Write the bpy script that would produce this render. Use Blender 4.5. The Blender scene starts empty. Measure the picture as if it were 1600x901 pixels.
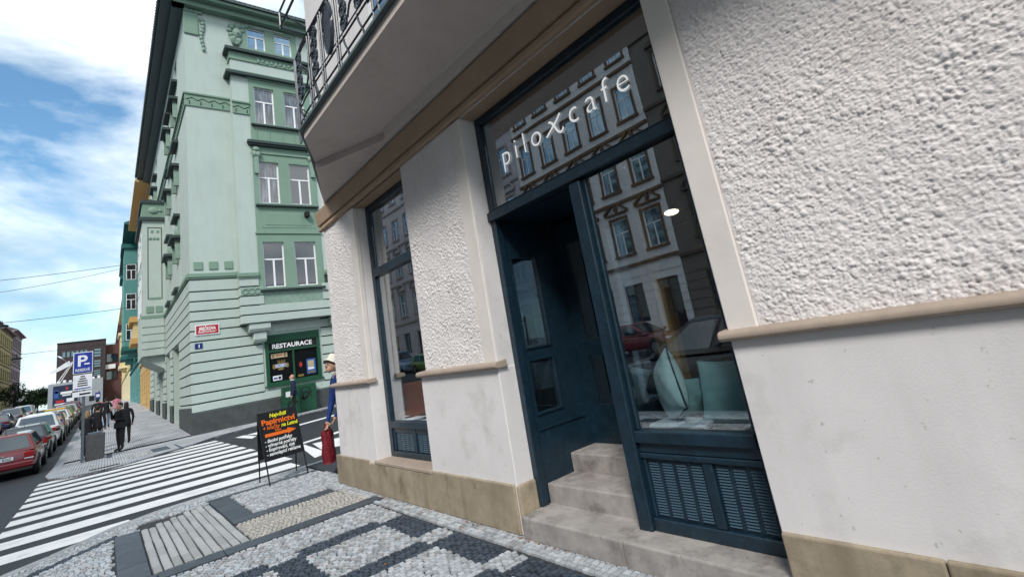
import bpy, bmesh, math, random
import numpy as np
from mathutils import Matrix, Vector

# ------------------------------------------------------------------ camera, sky, sun
random.seed(7)
rng = np.random.default_rng(7)
SC = bpy.context.scene
COL = SC.collection
CAM_H = 1.49
cam = bpy.data.cameras.new("camera")
cam_o = bpy.data.objects.new("camera", cam)
COL.objects.link(cam_o)
cam.sensor_width = 36.0
cam.lens = 36.0 * 762.567 / 1600.0
cam.shift_y = -0.0585
cam.clip_start = 0.05
cam.clip_end = 3000
_r = Vector((0.61434516, 0.77034767, -0.17071758))
_d = Vector((-0.28096644, 0.01139909, -0.95964989))
_f = Vector((-0.73731804, 0.63752218, 0.22344482))
cam_o.matrix_world = Matrix(((_r.x, -_d.x, -_f.x, 0), (_r.y, -_d.y, -_f.y, 0), (_r.z, -_d.z, -_f.z, CAM_H), (0, 0, 0, 1)))
SC.camera = cam_o

SUN_DIR = Vector((0.55, -0.56, 0.78)).normalized()      # towards the sun
sun = bpy.data.lights.new("sun", 'SUN')
sun.energy = 1.7
sun.angle = math.radians(14)
sun.color = (1.0, 0.96, 0.9)
sun_o = bpy.data.objects.new("sun", sun)
COL.objects.link(sun_o)
sun_o.rotation_euler = SUN_DIR.to_track_quat('Z', 'Y').to_euler()

world = bpy.data.worlds.new("World")
SC.world = world
world.use_nodes = True
wt = world.node_tree
for n in list(wt.nodes):
    wt.nodes.remove(n)
W_ = lambda t: wt.nodes.new(t)
w_out = W_('ShaderNodeOutputWorld'); w_bg = W_('ShaderNodeBackground'); w_bg2 = W_('ShaderNodeBackground'); w_mix = W_('ShaderNodeMixShader')
sky = W_('ShaderNodeTexSky'); sky.sky_type = 'NISHITA'; sky.sun_disc = False
sky.sun_elevation = math.asin(SUN_DIR.z); sky.sun_rotation = math.atan2(SUN_DIR.x, SUN_DIR.y)
sky.air_density = 1.3; sky.dust_density = 0.6; sky.ozone_density = 3.0
w_tc = W_('ShaderNodeTexCoord'); w_map = W_('ShaderNodeMapping'); w_map.inputs['Scale'].default_value = (1.0, 1.0, 2.1)
w_map.inputs['Location'].default_value = (2.1, 1.7, 0.62)
w_n1 = W_('ShaderNodeTexNoise'); w_n1.inputs['Scale'].default_value = 2.1; w_n1.inputs['Detail'].default_value = 9; w_n1.inputs['Roughness'].default_value = 0.56; w_n1.inputs['Distortion'].default_value = 0.25
w_rmp = W_('ShaderNodeValToRGB'); w_rmp.color_ramp.elements[0].position = 0.385; w_rmp.color_ramp.elements[1].position = 0.54
w_n2 = W_('ShaderNodeTexNoise'); w_n2.inputs['Scale'].default_value = 3.6; w_n2.inputs['Detail'].default_value = 6
w_r2 = W_('ShaderNodeValToRGB'); w_r2.color_ramp.elements[0].position = 0.36; w_r2.color_ramp.elements[0].color = (0.30, 0.41, 0.48, 1)
w_r2.color_ramp.elements[1].position = 0.60; w_r2.color_ramp.elements[1].color = (0.94, 0.98, 1.0, 1)
wl = wt.links.new
wl(w_tc.outputs['Generated'], w_map.inputs['Vector'])
wl(w_map.outputs[0], w_n1.inputs['Vector']); wl(w_map.outputs[0], w_n2.inputs['Vector'])
wl(w_n1.outputs['Fac'], w_rmp.inputs[0]); wl(w_n2.outputs['Fac'], w_r2.inputs[0])
w_tint = W_('ShaderNodeMix'); w_tint.data_type = 'RGBA'; w_tint.blend_type = 'MULTIPLY'; w_tint.inputs[0].default_value = 1.0; w_tint.inputs[7].default_value = (0.72, 0.95, 1.0, 1)
wl(sky.outputs[0], w_tint.inputs[6]); wl(w_tint.outputs[2], w_bg.inputs[0]); w_bg.inputs[1].default_value = 0.10
wl(w_r2.outputs[0], w_bg2.inputs[0]); w_bg2.inputs[1].default_value = 0.88
wl(w_rmp.outputs[0], w_mix.inputs[0]); wl(w_bg.outputs[0], w_mix.inputs[1]); wl(w_bg2.outputs[0], w_mix.inputs[2])
wl(w_mix.outputs[0], w_out.inputs[0])

SC.view_settings.view_transform = 'Standard'
SC.view_settings.look = 'None'
SC.view_settings.exposure = 0.9
SC.view_settings.gamma = 1.0
SC.view_settings.use_curve_mapping = False
SC.render.engine = 'CYCLES'
SC.cycles.max_bounces = 8
SC.cycles.diffuse_bounces = 2
SC.cycles.transparent_max_bounces = 12
SC.cycles.use_denoising = True

# ------------------------------------------------------------------ mesh helpers
class MB:
    def __init__(s):
        s.v = []; s.f = []; s.m = []; s.M = None
    def add(s, vs, fs, mi=0):
        o = len(s.v)
        if s.M is not None:
            vs = [tuple(s.M @ Vector(p)) for p in vs]
        s.v.extend(vs)
        for f in fs:
            s.f.append(tuple(o + i for i in f)); s.m.append(mi)
        return s
    def box(s, x0, x1, y0, y1, z0, z1, mi=0):
        return s.add([(x0, y0, z0), (x1, y0, z0), (x1, y1, z0), (x0, y1, z0), (x0, y0, z1), (x1, y0, z1), (x1, y1, z1), (x0, y1, z1)],
                     [(0, 3, 2, 1), (4, 5, 6, 7), (0, 1, 5, 4), (1, 2, 6, 5), (2, 3, 7, 6), (3, 0, 4, 7)], mi)
    def quad(s, a, b, c, d, mi=0):
        return s.add([a, b, c, d], [(0, 1, 2, 3)], mi)
    def poly(s, pts, z0, z1, mi=0):                       # vertical prism on an xy outline
        n = len(pts)
        vs = [(p[0], p[1], z0) for p in pts] + [(p[0], p[1], z1) for p in pts]
        fs = [tuple(range(n - 1, -1, -1)), tuple(range(n, 2 * n))] + [(i, (i + 1) % n, n + (i + 1) % n, n + i) for i in range(n)]
        return s.add(vs, fs, mi)
    def extrude(s, prof, a, b, axis='x', mi=0):           # profile (p,q) swept along an axis from a to b
        n = len(prof)
        if axis == 'x':
            g = lambda t, p: (t, p[0], p[1])
        elif axis == 'y':
            g = lambda t, p: (p[0], t, p[1])
        else:
            g = lambda t, p: (p[0], p[1], t)
        vs = [g(a, p) for p in prof] + [g(b, p) for p in prof]
        fs = [tuple(range(n)), tuple(range(2 * n - 1, n - 1, -1))] + [(i, n + i, n + (i + 1) % n, (i + 1) % n) for i in range(n)]
        return s.add(vs, fs, mi)
    def cyl(s, p0, p1, r0, r1=None, n=10, mi=0):
        r1 = r0 if r1 is None else r1
        p0 = Vector(p0); p1 = Vector(p1); d = (p1 - p0)
        if d.length < 1e-9: return s
        q = d.to_track_quat('Z', 'Y')
        vs = []
        for p, r in ((p0, r0), (p1, r1)):
            for i in range(n):
                a = 2 * math.pi * i / n
                vs.append(tuple(p + q @ Vector((r * math.cos(a), r * math.sin(a), 0))))
        fs = [tuple(range(n - 1, -1, -1)), tuple(range(n, 2 * n))] + [(i, (i + 1) % n, n + (i + 1) % n, n + i) for i in range(n)]
        return s.add(vs, fs, mi)
    def tube(s, pts, r, n=6, mi=0, closed=False):
        P = [Vector(p) for p in pts]; k = len(P)
        rr = r if isinstance(r, (list, tuple)) else [r] * k
        vs = []
        for i, p in enumerate(P):
            if closed:
                t = P[(i + 1) % k] - P[i - 1]
            else:
                t = P[min(i + 1, k - 1)] - P[max(i - 1, 0)]
            q = t.to_track_quat('Z', 'Y')
            for j in range(n):
                a = 2 * math.pi * j / n
                vs.append(tuple(p + q @ Vector((rr[i] * math.cos(a), rr[i] * math.sin(a), 0))))
        fs = []
        for i in range(k if closed else k - 1):
            a = i * n; b = ((i + 1) % k) * n
            for j in range(n):
                fs.append((a + j, a + (j + 1) % n, b + (j + 1) % n, b + j))
        if not closed:
            fs.append(tuple(range(n - 1, -1, -1))); fs.append(tuple(range((k - 1) * n, k * n)))
        return s.add(vs, fs, mi)
    def ball(s, c, r, nu=12, nv=8, mi=0):
        rx, ry, rz = r if isinstance(r, (list, tuple)) else (r, r, r)
        vs = [(c[0], c[1], c[2] - rz)]
        for j in range(1, nv):
            t = math.pi * j / nv - math.pi / 2
            for i in range(nu):
                a = 2 * math.pi * i / nu
                vs.append((c[0] + rx * math.cos(t) * math.cos(a), c[1] + ry * math.cos(t) * math.sin(a), c[2] + rz * math.sin(t)))
        vs.append((c[0], c[1], c[2] + rz))
        fs = [(0, 1 + (i + 1) % nu, 1 + i) for i in range(nu)]
        for j in range(nv - 2):
            a = 1 + j * nu; b = a + nu
            for i in range(nu):
                fs.append((a + i, a + (i + 1) % nu, b + (i + 1) % nu, b + i))
        t = len(vs) - 1; a = 1 + (nv - 2) * nu
        fs += [(a + i, a + (i + 1) % nu, t) for i in range(nu)]
        return s.add(vs, fs, mi)
    def mesh(s, name, mats, smooth=False):
        me = bpy.data.meshes.new(name)
        me.from_pydata(s.v, [], s.f)
        for m in (mats if isinstance(mats, (list, tuple)) else [mats]):
            me.materials.append(m)
        if any(s.m):
            me.polygons.foreach_set('material_index', s.m)
        if smooth:
            me.polygons.foreach_set('use_smooth', [True] * len(s.f))
        me.update()
        return me

WM = {}                                                    # world matrices as built

def link(name, data, parent=None, M=None):
    o = bpy.data.objects.new(name, data)
    COL.objects.link(o)
    M = M or Matrix.Identity(4)
    o.matrix_basis = M
    WM[o.name] = M
    if parent is not None:
        o.parent = parent
        o.matrix_parent_inverse = WM[parent.name].inverted()
    return o

def tag(o, label=None, cat=None, group=None, kind=None):
    if label: o['label'] = label
    if cat: o['category'] = cat
    if group: o['group'] = group
    if kind: o['kind'] = kind
    return o

def bev(o, w, seg=1):
    m = o.modifiers.new('bevel', 'BEVEL'); m.width = w; m.segments = seg; m.limit_method = 'ANGLE'; m.angle_limit = math.radians(40)
    return o

def mk(name, mb, mat_, parent=None, smooth=False, bevel=0, M=None, seg=1):
    o = link(name, mb.mesh(name, mat_, smooth), parent, M)
    if bevel: bev(o, bevel, seg)
    return o

def thing(name, label, cat, loc=(0, 0, 0), group=None):
    o = link(name, None, None, Matrix.Translation(loc))
    o.empty_display_size = 0.2
    return tag(o, label, cat, group)

def copy_tree(o, parent=None):
    c = o.copy(); COL.objects.link(c); c.parent = parent
    for ch in [x for x in bpy.data.objects if x.parent == o]:
        copy_tree(ch, c)
    return c

# ------------------------------------------------------------------ materials
MATS = {}
def mat(name, col, rough=0.75, var=0.12, scale=3.0, bump=0.0, bscale=60.0, metal=0.0, spec=0.4, stain=0.0, sscale=1.2, stain_col=None, rand=0.0, bdist=0.01, attr=None, speck=0.0, spscale=40.0, streak=0.0):
    m = bpy.data.materials.new(name); m.use_nodes = True
    t = m.node_tree; N = t.nodes; L = t.links.new
    b = N['Principled BSDF']
    b.inputs['Roughness'].default_value = rough; b.inputs['Metallic'].default_value = metal
    b.inputs['Specular IOR Level'].default_value = spec
    tc = N.new('ShaderNodeTexCoord')
    if attr:
        a = N.new('ShaderNodeVertexColor'); a.layer_name = attr; out = a.outputs[0]
    else:
        rgb = N.new('ShaderNodeRGB'); rgb.outputs[0].default_value = (*col, 1); out = rgb.outputs[0]
    if rand:
        oi = N.new('ShaderNodeObjectInfo'); hs = N.new('ShaderNodeHueSaturation'); mr = N.new('ShaderNodeMapRange')
        mr.inputs[3].default_value = 1 - rand; mr.inputs[4].default_value = 1 + rand
        L(oi.outputs['Random'], mr.inputs[0]); L(mr.outputs[0], hs.inputs['Value']); L(out, hs.inputs['Color']); out = hs.outputs[0]
    if var:
        n = N.new('ShaderNodeTexNoise'); n.inputs['Scale'].default_value = scale; n.inputs['Detail'].default_value = 8; n.inputs['Roughness'].default_value = 0.65
        L(tc.outputs['Object'], n.inputs['Vector'])
        mr = N.new('ShaderNodeMapRange'); mr.inputs[1].default_value = 0.3; mr.inputs[2].default_value = 0.7
        mr.inputs[3].default_value = 1 - var; mr.inputs[4].default_value = 1 + var * 0.7
        L(n.outputs['Fac'], mr.inputs[0])
        hs = N.new('ShaderNodeHueSaturation'); L(mr.outputs[0], hs.inputs['Value']); L(out, hs.inputs['Color']); out = hs.outputs[0]
    if stain:
        n = N.new('ShaderNodeTexNoise'); n.inputs['Scale'].default_value = sscale; n.inputs['Detail'].default_value = 10; n.inputs['Roughness'].default_value = 0.7
        L(tc.outputs['Object'], n.inputs['Vector'])
        cr = N.new('ShaderNodeMapRange'); cr.inputs[1].default_value = 0.52; cr.inputs[2].default_value = 0.72; cr.inputs[4].default_value = stain
        L(n.outputs['Fac'], cr.inputs[0])
        mx = N.new('ShaderNodeMix'); mx.data_type = 'RGBA'
        sc_ = stain_col or tuple(c * 0.45 for c in col)
        L(cr.outputs[0], mx.inputs[0]); L(out, mx.inputs[6]); mx.inputs[7].default_value = (*sc_, 1); out = mx.outputs[2]
    for (amt, scl, vec, lo, hi) in ((speck, spscale, (1, 1, 1), 0.66, 0.70), (streak, 5.0, (1, 1, 0.12), 0.50, 0.75)):
        if not amt: continue
        mp = N.new('ShaderNodeMapping'); mp.inputs['Scale'].default_value = vec; L(tc.outputs['Object'], mp.inputs[0])
        n = N.new('ShaderNodeTexNoise'); n.inputs['Scale'].default_value = scl; n.inputs['Detail'].default_value = 7; n.inputs['Roughness'].default_value = 0.6
        L(mp.outputs[0], n.inputs['Vector'])
        cr = N.new('ShaderNodeMapRange'); cr.inputs[1].default_value = lo; cr.inputs[2].default_value = hi; cr.inputs[4].default_value = amt
        L(n.outputs['Fac'], cr.inputs[0])
        mx = N.new('ShaderNodeMix'); mx.data_type = 'RGBA'; L(cr.outputs[0], mx.inputs[0]); L(out, mx.inputs[6]); mx.inputs[7].default_value = (*[c * 0.35 for c in col], 1); out = mx.outputs[2]
    L(out, b.inputs['Base Color'])
    if bump:
        n = N.new('ShaderNodeTexNoise'); n.inputs['Scale'].default_value = bscale; n.inputs['Detail'].default_value = 6
        L(tc.outputs['Object'], n.inputs['Vector'])
        bp = N.new('ShaderNodeBump'); bp.inputs['Strength'].default_value = bump; bp.inputs['Distance'].default_value = bdist
        L(n.outputs['Fac'], bp.inputs['Height']); L(bp.outputs[0], b.inputs['Normal'])
    MATS[name] = m
    return m

def glass_mat(name, refl=0.2, tint=(0.9, 0.95, 0.97), gcol=(0.95, 0.97, 1.0)):
    m = bpy.data.materials.new(name); m.use_nodes = True
    t = m.node_tree; N = t.nodes; L = t.links.new
    N.remove(N['Principled BSDF'])
    out = N['Material Output']
    tr = N.new('ShaderNodeBsdfTransparent'); tr.inputs[0].default_value = (*tint, 1)
    gl = N.new('ShaderNodeBsdfGlossy'); gl.inputs['Roughness'].default_value = 0.004; gl.inputs['Color'].default_value = (*gcol, 1)
    fr = N.new('ShaderNodeLayerWeight'); fr.inputs[0].default_value = 0.5
    pw = N.new('ShaderNodeMath'); pw.operation = 'POWER'; pw.inputs[1].default_value = 3.5
    mr = N.new('ShaderNodeMapRange'); mr.inputs[3].default_value = refl; mr.inputs[4].default_value = 0.95
    nz = N.new('ShaderNodeTexNoise'); nz.inputs['Scale'].default_value = 1.1
    tc = N.new('ShaderNodeTexCoord'); bp = N.new('ShaderNodeBump'); bp.inputs['Strength'].default_value = 0.05; bp.inputs['Distance'].default_value = 0.02
    L(tc.outputs['Object'], nz.inputs['Vector']); L(nz.outputs['Fac'], bp.inputs['Height']); L(bp.outputs[0], gl.inputs['Normal'])
    mx = N.new('ShaderNodeMixShader')
    L(fr.outputs['Facing'], pw.inputs[0]); L(pw.outputs[0], mr.inputs[0]); L(mr.outputs[0], mx.inputs[0]); L(tr.outputs[0], mx.inputs[1]); L(gl.outputs[0], mx.inputs[2])
    L(mx.outputs[0], out.inputs[0])
    MATS[name] = m
    return m

def emit_mat(name, col, s):
    m = bpy.data.materials.new(name); m.use_nodes = True
    t = m.node_tree; N = t.nodes
    N.remove(N['Principled BSDF']); e = N.new('ShaderNodeEmission'); e.inputs[0].default_value = (*col, 1); e.inputs[1].default_value = s
    t.links.new(e.outputs[0], N['Material Output'].inputs[0]); MATS[name] = m
    return m

def brick_mat(name, c1, c2, mortar, scale, bw=0.5, rh=0.25, ms=0.02, rough=0.85, bump=0.4, rot=0.0, off=0.5, axes=None):
    m = bpy.data.materials.new(name); m.use_nodes = True
    t = m.node_tree; N = t.nodes; L = t.links.new
    b = N['Principled BSDF']; b.inputs['Roughness'].default_value = rough
    tc = N.new('ShaderNodeTexCoord'); mp = N.new('ShaderNodeMapping'); mp.inputs['Rotation'].default_value = axes or (0, 0, rot)
    br = N.new('ShaderNodeTexBrick'); br.inputs['Scale'].default_value = scale; br.inputs['Color1'].default_value = (*c1, 1); br.inputs['Color2'].default_value = (*c2, 1)
    br.inputs['Mortar'].default_value = (*mortar, 1); br.inputs['Brick Width'].default_value = bw; br.inputs['Row Height'].default_value = rh; br.inputs['Mortar Size'].default_value = ms
    br.offset = off
    L(tc.outputs['Object'], mp.inputs[0]); L(mp.outputs[0], br.inputs['Vector'])
    n = N.new('ShaderNodeTexNoise'); n.inputs['Scale'].default_value = 1.3; n.inputs['Detail'].default_value = 8
    L(tc.outputs['Object'], n.inputs['Vector'])
    mr = N.new('ShaderNodeMapRange'); mr.inputs[1].default_value = 0.3; mr.inputs[2].default_value = 0.7; mr.inputs[3].default_value = 0.72; mr.inputs[4].default_value = 1.15
    hs = N.new('ShaderNodeHueSaturation'); L(n.outputs['Fac'], mr.inputs[0]); L(mr.outputs[0], hs.inputs['Value']); L(br.outputs['Color'], hs.inputs['Color']); L(hs.outputs[0], b.inputs['Base Color'])
    bp = N.new('ShaderNodeBump'); bp.inputs['Strength'].default_value = bump; bp.inputs['Distance'].default_value = 0.02; bp.invert = True
    L(br.outputs['Fac'], bp.inputs['Height']); L(bp.outputs[0], b.inputs['Normal'])
    MATS[name] = m
    return m

mat('stucco', (0.80, 0.76, 0.755), 0.9, 0.06, 2.0, bump=0.5, bscale=160, stain=0.25, sscale=1.1, stain_col=(0.42, 0.36, 0.32), bdist=0.006, streak=0.10, speck=0.3, spscale=16)
mat('plaster', (0.755, 0.725, 0.725), 0.85, 0.07, 1.6, bump=0.2, bscale=90, stain=0.5, sscale=2.6, stain_col=(0.47, 0.44, 0.425), bdist=0.004, speck=0.45, spscale=22, streak=0.12)
mat('trim', (0.76, 0.71, 0.67), 0.8, 0.06, 3, bump=0.1, bscale=60, stain=0.2, sscale=2.5, bdist=0.003)
mat('cornice', (0.43, 0.31, 0.21), 0.8, 0.12, 2.2, bump=0.1, bscale=50, stain=0.3, bdist=0.003)
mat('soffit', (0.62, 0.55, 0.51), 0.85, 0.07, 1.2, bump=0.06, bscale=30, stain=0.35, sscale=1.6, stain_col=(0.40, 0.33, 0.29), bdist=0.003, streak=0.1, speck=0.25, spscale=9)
mat('ledge', (0.40, 0.32, 0.26), 0.7, 0.16, 6, bump=0.2, bscale=80, stain=0.5, sscale=5, bdist=0.004)
mat('plinth', (0.35, 0.29, 0.21), 0.75, 0.25, 4, bump=0.25, bscale=70, stain=0.8, sscale=3.2, stain_col=(0.13, 0.095, 0.06), bdist=0.004, rand=0.06, speck=0.5, spscale=18, streak=0.45)
mat('step', (0.36, 0.335, 0.32), 0.72, 0.3, 5, bump=0.25, bscale=90, stain=0.9, sscale=3.4, stain_col=(0.10, 0.085, 0.08), bdist=0.003, rand=0.05, speck=0.6, spscale=30)
mat('teal_wood', (0.008, 0.025, 0.043), 0.36, 0.3, 9, bump=0.15, bscale=40, spec=0.5, stain=0.6, sscale=20, stain_col=(0.026, 0.062, 0.082), bdist=0.002, streak=0.4)
mat('louvre', (0.05, 0.095, 0.135), 0.4, 0.2, 9, spec=0.6)
glass_mat('shop_glass', 0.24, (0.86, 0.92, 0.94))
glass_mat('door_glass', 0.34, (0.75, 0.85, 0.9))
mat('white_letter', (0.9, 0.9, 0.9), 0.5, 0)
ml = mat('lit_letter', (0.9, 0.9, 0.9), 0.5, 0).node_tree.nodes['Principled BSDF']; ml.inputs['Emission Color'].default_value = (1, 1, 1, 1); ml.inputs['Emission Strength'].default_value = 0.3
mat('iron', (0.018, 0.028, 0.042), 0.35, 0.2, 20, spec=0.6)
mat('iron_light', (0.30, 0.32, 0.38), 0.5, 0.2, 20)
mat('dark', (0.012, 0.012, 0.014), 0.8, 0)
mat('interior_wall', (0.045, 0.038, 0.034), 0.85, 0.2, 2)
mat('interior_wood', (0.34, 0.20, 0.09), 0.5, 0.25, 6)
mat('wood_post', (0.42, 0.23, 0.07), 0.5, 0.25, 6)
mat('cushion_mint', (0.68, 0.87, 0.87), 0.75, 0.08, 8, bump=0.2, bscale=25)
mat('cushion_teal', (0.34, 0.55, 0.56), 0.7, 0.1, 8, bump=0.25, bscale=22)
mat('piping', (0.02, 0.035, 0.05), 0.6, 0)
mat('white_foam', (0.75, 0.76, 0.78), 0.7, 0.05, 6)
mat('orange_seat', (0.62, 0.17, 0.045), 0.6, 0.15, 6)
emit_mat('lamp_glow', (1.0, 0.82, 0.58), 2.2)
mat('asphalt', (0.020, 0.0225, 0.028), 0.62, 0.3, 1.2, bump=0.5, bscale=140, stain=0.5, sscale=0.5, stain_col=(0.042, 0.046, 0.054), bdist=0.01, spec=0.4)
mat('road_paint', (0.74, 0.74, 0.74), 0.7, 0.10, 6, bump=0.3, bscale=110, stain=0.7, sscale=3.0, stain_col=(0.33, 0.34, 0.36), bdist=0.004, speck=0.6, spscale=26)
mat('mortar', (0.04, 0.042, 0.046), 0.95, 0.3, 20, bump=0.3, bscale=150)
mat('cobble', (0.4, 0.4, 0.4), 0.62, 0.16, 30, bump=0.4, bscale=120, attr='Col', bdist=0.004)
mat('cobble_light', (0.425, 0.447, 0.475), 0.6, 0.16, 30, bump=0.4, bscale=120, rand=0.22, bdist=0.004)
mat('cobble_dark', (0.046, 0.061, 0.084), 0.55, 0.2, 30, bump=0.4, bscale=120, rand=0.3, bdist=0.004)
mat('dark_slab', (0.062, 0.076, 0.096), 0.55, 0.22, 7, bump=0.12, bscale=120, rand=0.12, stain=0.3, sscale=4, stain_col=(0.16, 0.17, 0.19))
mat('rib_stone', (0.39, 0.395, 0.395), 0.7, 0.22, 18, bump=0.5, bscale=90, rand=0.16, stain=0.75, sscale=16, stain_col=(0.17, 0.17, 0.17))
mat('dot_stone', (0.52, 0.47, 0.40), 0.7, 0.2, 18, bump=0.4, bscale=90, rand=0.12)
mat('kerb', (0.33, 0.34, 0.36), 0.65, 0.22, 9, bump=0.3, bscale=100, rand=0.12, stain=0.4, sscale=4)
brick_mat('far_cobble', (0.52, 0.53, 0.55), (0.42, 0.43, 0.46), (0.17, 0.175, 0.19), 6.0, 0.55, 0.42, 0.05, off=0.5)
# green corner house and others
GCOL = (0.455, 0.53, 0.487)
mat('green_wall', GCOL, 0.85, 0.05, 0.9, bump=0.06, bscale=25, stain=0.3, sscale=0.6, stain_col=(0.31, 0.39, 0.35), bdist=0.004, streak=0.10)
mat('green_mid', (0.20, 0.305, 0.235), 0.85, 0.06, 0.9, bump=0.06, bscale=25, stain=0.2, sscale=1)
mat('green_joint', (0.035, 0.055, 0.045), 0.9, 0)
mat('green_dark_trim', (0.035, 0.055, 0.052), 0.6, 0.15, 4)
mat('green_relief', (0.24, 0.34, 0.28), 0.85, 0.2, 5, bump=0.4, bscale=18, bdist=0.03)
mat('green_shop', (0.010, 0.07, 0.035), 0.5, 0.12, 5)
mat('dark_plinth', (0.06, 0.068, 0.068), 0.8, 0.3, 2.5, bump=0.1, stain=0.4, sscale=1.5, stain_col=(0.12, 0.13, 0.125))
mat('white_frame', (0.84, 0.84, 0.86), 0.55, 0.04)
mat('curtain', (0.33, 0.36, 0.40), 0.9, 0.25, 6)
def window_glass(name, base, rough=0.03, spec=0.9):
    m = mat(name, base, rough, 0.3, 1.5, spec=spec); m.node_tree.nodes['Principled BSDF'].inputs['IOR'].default_value = 1.75
    return m
window_glass('pane_dark', (0.015, 0.022, 0.034))
window_glass('pane_shop', (0.006, 0.007, 0.008), 0.08, 0.25)
MATS['pane_shop'].node_tree.nodes['Principled BSDF'].inputs['IOR'].default_value = 1.45
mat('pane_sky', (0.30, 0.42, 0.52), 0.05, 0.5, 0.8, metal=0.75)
window_glass('pane_curtain', (0.10, 0.115, 0.14))
def curtain_folds(m):
    t = m.node_tree; N = t.nodes; L = t.links.new; b = N['Principled BSDF']
    tc = N.new('ShaderNodeTexCoord'); mp = N.new('ShaderNodeMapping'); mp.inputs['Scale'].default_value = (1, 0.1, 0.12)
    n = N.new('ShaderNodeTexNoise'); n.inputs['Scale'].default_value = 9; n.inputs['Detail'].default_value = 3
    cr = N.new('ShaderNodeValToRGB'); cr.color_ramp.elements[0].position = .38; cr.color_ramp.elements[0].color = (.018, .024, .034, 1); cr.color_ramp.elements[1].position = .66; cr.color_ramp.elements[1].color = (.17, .19, .22, 1)
    L(tc.outputs['Object'], mp.inputs[0]); L(mp.outputs[0], n.inputs['Vector']); L(n.outputs['Fac'], cr.inputs[0]); L(cr.outputs[0], b.inputs['Base Color'])
curtain_folds(MATS['pane_curtain'])
mat('roof_tile', (0.10, 0.085, 0.08), 0.8, 0.25, 6)
mat('eave_dark', (0.09, 0.125, 0.13), 0.6, 0.1, 2)

# ------------------------------------------------------------------ ground, road, pavements
def zg(x):
    if x > -25: return 0.0
    if x > -70: return 0.045 * (-25 - x)
    if x > -230: return 2.025 + 0.028 * (-70 - x)
    return 6.505
XS = [60, 0, -25, -30, -40, -50, -60, -70, -90, -120, -160, -230, -300]
def strip_sheet(y0, y1, xs, dz):
    m = MB()
    n = len(xs)
    m.add([(x, y0, zg(x) + dz) for x in xs] + [(x, y1, zg(x) + dz) for x in xs], [(i, n + i, n + i + 1, i + 1) for i in range(n - 1)])
    return m
g = MB(); gx = [1500, 60, -25, -70, -230, -1500]
g.add([(x, -1500, zg(x) - 0.35) for x in gx] + [(x, 1500, zg(x) - 0.35) for x in gx], [(i, len(gx) + i, len(gx) + i + 1, i + 1) for i in range(len(gx) - 1)])
tag(mk('ground', g, MATS['asphalt']), 'dark asphalt ground reaching to the horizon', 'ground', kind='structure')
RZ = -0.06
road = mk('road', strip_sheet(-60, 90, XS, RZ), MATS['asphalt'])
tag(road, 'dark grey asphalt road of the crossing and both streets', 'road', kind='structure')

# zebra crossing: each bar is a part of the road
NEAR_KERB = [(3.0, -1.4), (-7.85, -1.4), (-8.44, -0.87), (-8.74, -0.51), (-9.42, 0.06), (-9.75, 0.6), (-9.88, 1.3), (-9.95, 2.5), (-10.1, 3.5), (-10.2, 5), (-10.3, 30)]
def sheet_poly(pts, z):
    m = MB(); m.add([(p[0], p[1], z) for p in pts], [tuple(range(len(pts)))]); return m
PITCH = 1.13
for k in range(-1, 9):
    x1 = -11.64 - PITCH * k
    x0 = x1 - 0.66
    ya, yb = -1.27 - 0.02 * k, 3.02
    if k == -1: yb = 2.85
    if k == 8: ya = -0.6
    mk('crossing_bar', sheet_poly([(x1, ya), (x0, ya), (x0, yb), (x1, yb)][::-1], RZ + 0.004), MATS['road_paint'], road)
mk('crossing_bar', sheet_poly([(-9.40, -1.25), (-10.03, -1.25), (-10.03, 0.28), (-9.9, 0.3), (-9.62, -0.02), (-9.40, -0.12)][::-1], RZ + 0.004), MATS['road_paint'], road)
for pts in [[(-19.96, 5.42), (-22.0, 10.0), (-21.45, 9.9), (-19.38, 5.26)], [(-14.06, 3.88), (-15.6, 7.2), (-15.0, 7.0), (-13.74, 3.81)],
            [(-13.86, 3.83), (-11.14, 3.58), (-10.95, 3.25), (-12.5, 3.5)], [(-13.3, 3.92), (-13.0, 5.2), (-11.4, 4.3), (-11.91, 3.68)],
            [(-20.65, 3.51), (-20.73, 3.81), (-19.27, 3.91), (-18.69, 3.66)], [(-20.64, 3.86), (-20.85, 4.27), (-19.71, 4.04)]]:
    mk('road_marking', sheet_poly(pts, RZ + 0.004), MATS['road_paint'], road)

# near pavement
pav = MB()
inner = [(-7.62, 30), (-7.62, 2.56), (3.0, 2.56)]
pav.poly(NEAR_KERB + inner, -0.3, -0.02)
pavement = mk('pavement', pav, MATS['mortar'])
tag(pavement, 'pale and dark mosaic cobble pavement in front of the cafe', 'pavement', kind='structure')
m = MB(); m.poly([(-10.0, 2.78), (-7.62, 2.78), (-7.62, 30), (-10.18, 30), (-10.1, 5), (-9.98, 3.5)][::-1], -0.03, -0.003)
mk('asphalt_strip', m, MATS['asphalt'], pavement)

def inside(poly, x, y):
    c = False; n = len(poly)
    for i in range(n):
        x1, y1 = poly[i]; x2, y2 = poly[i - 1]
        if (y1 > y) != (y2 > y) and x < (x2 - x1) * (y - y1) / (y2 - y1) + x1: c = not c
    return c

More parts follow.
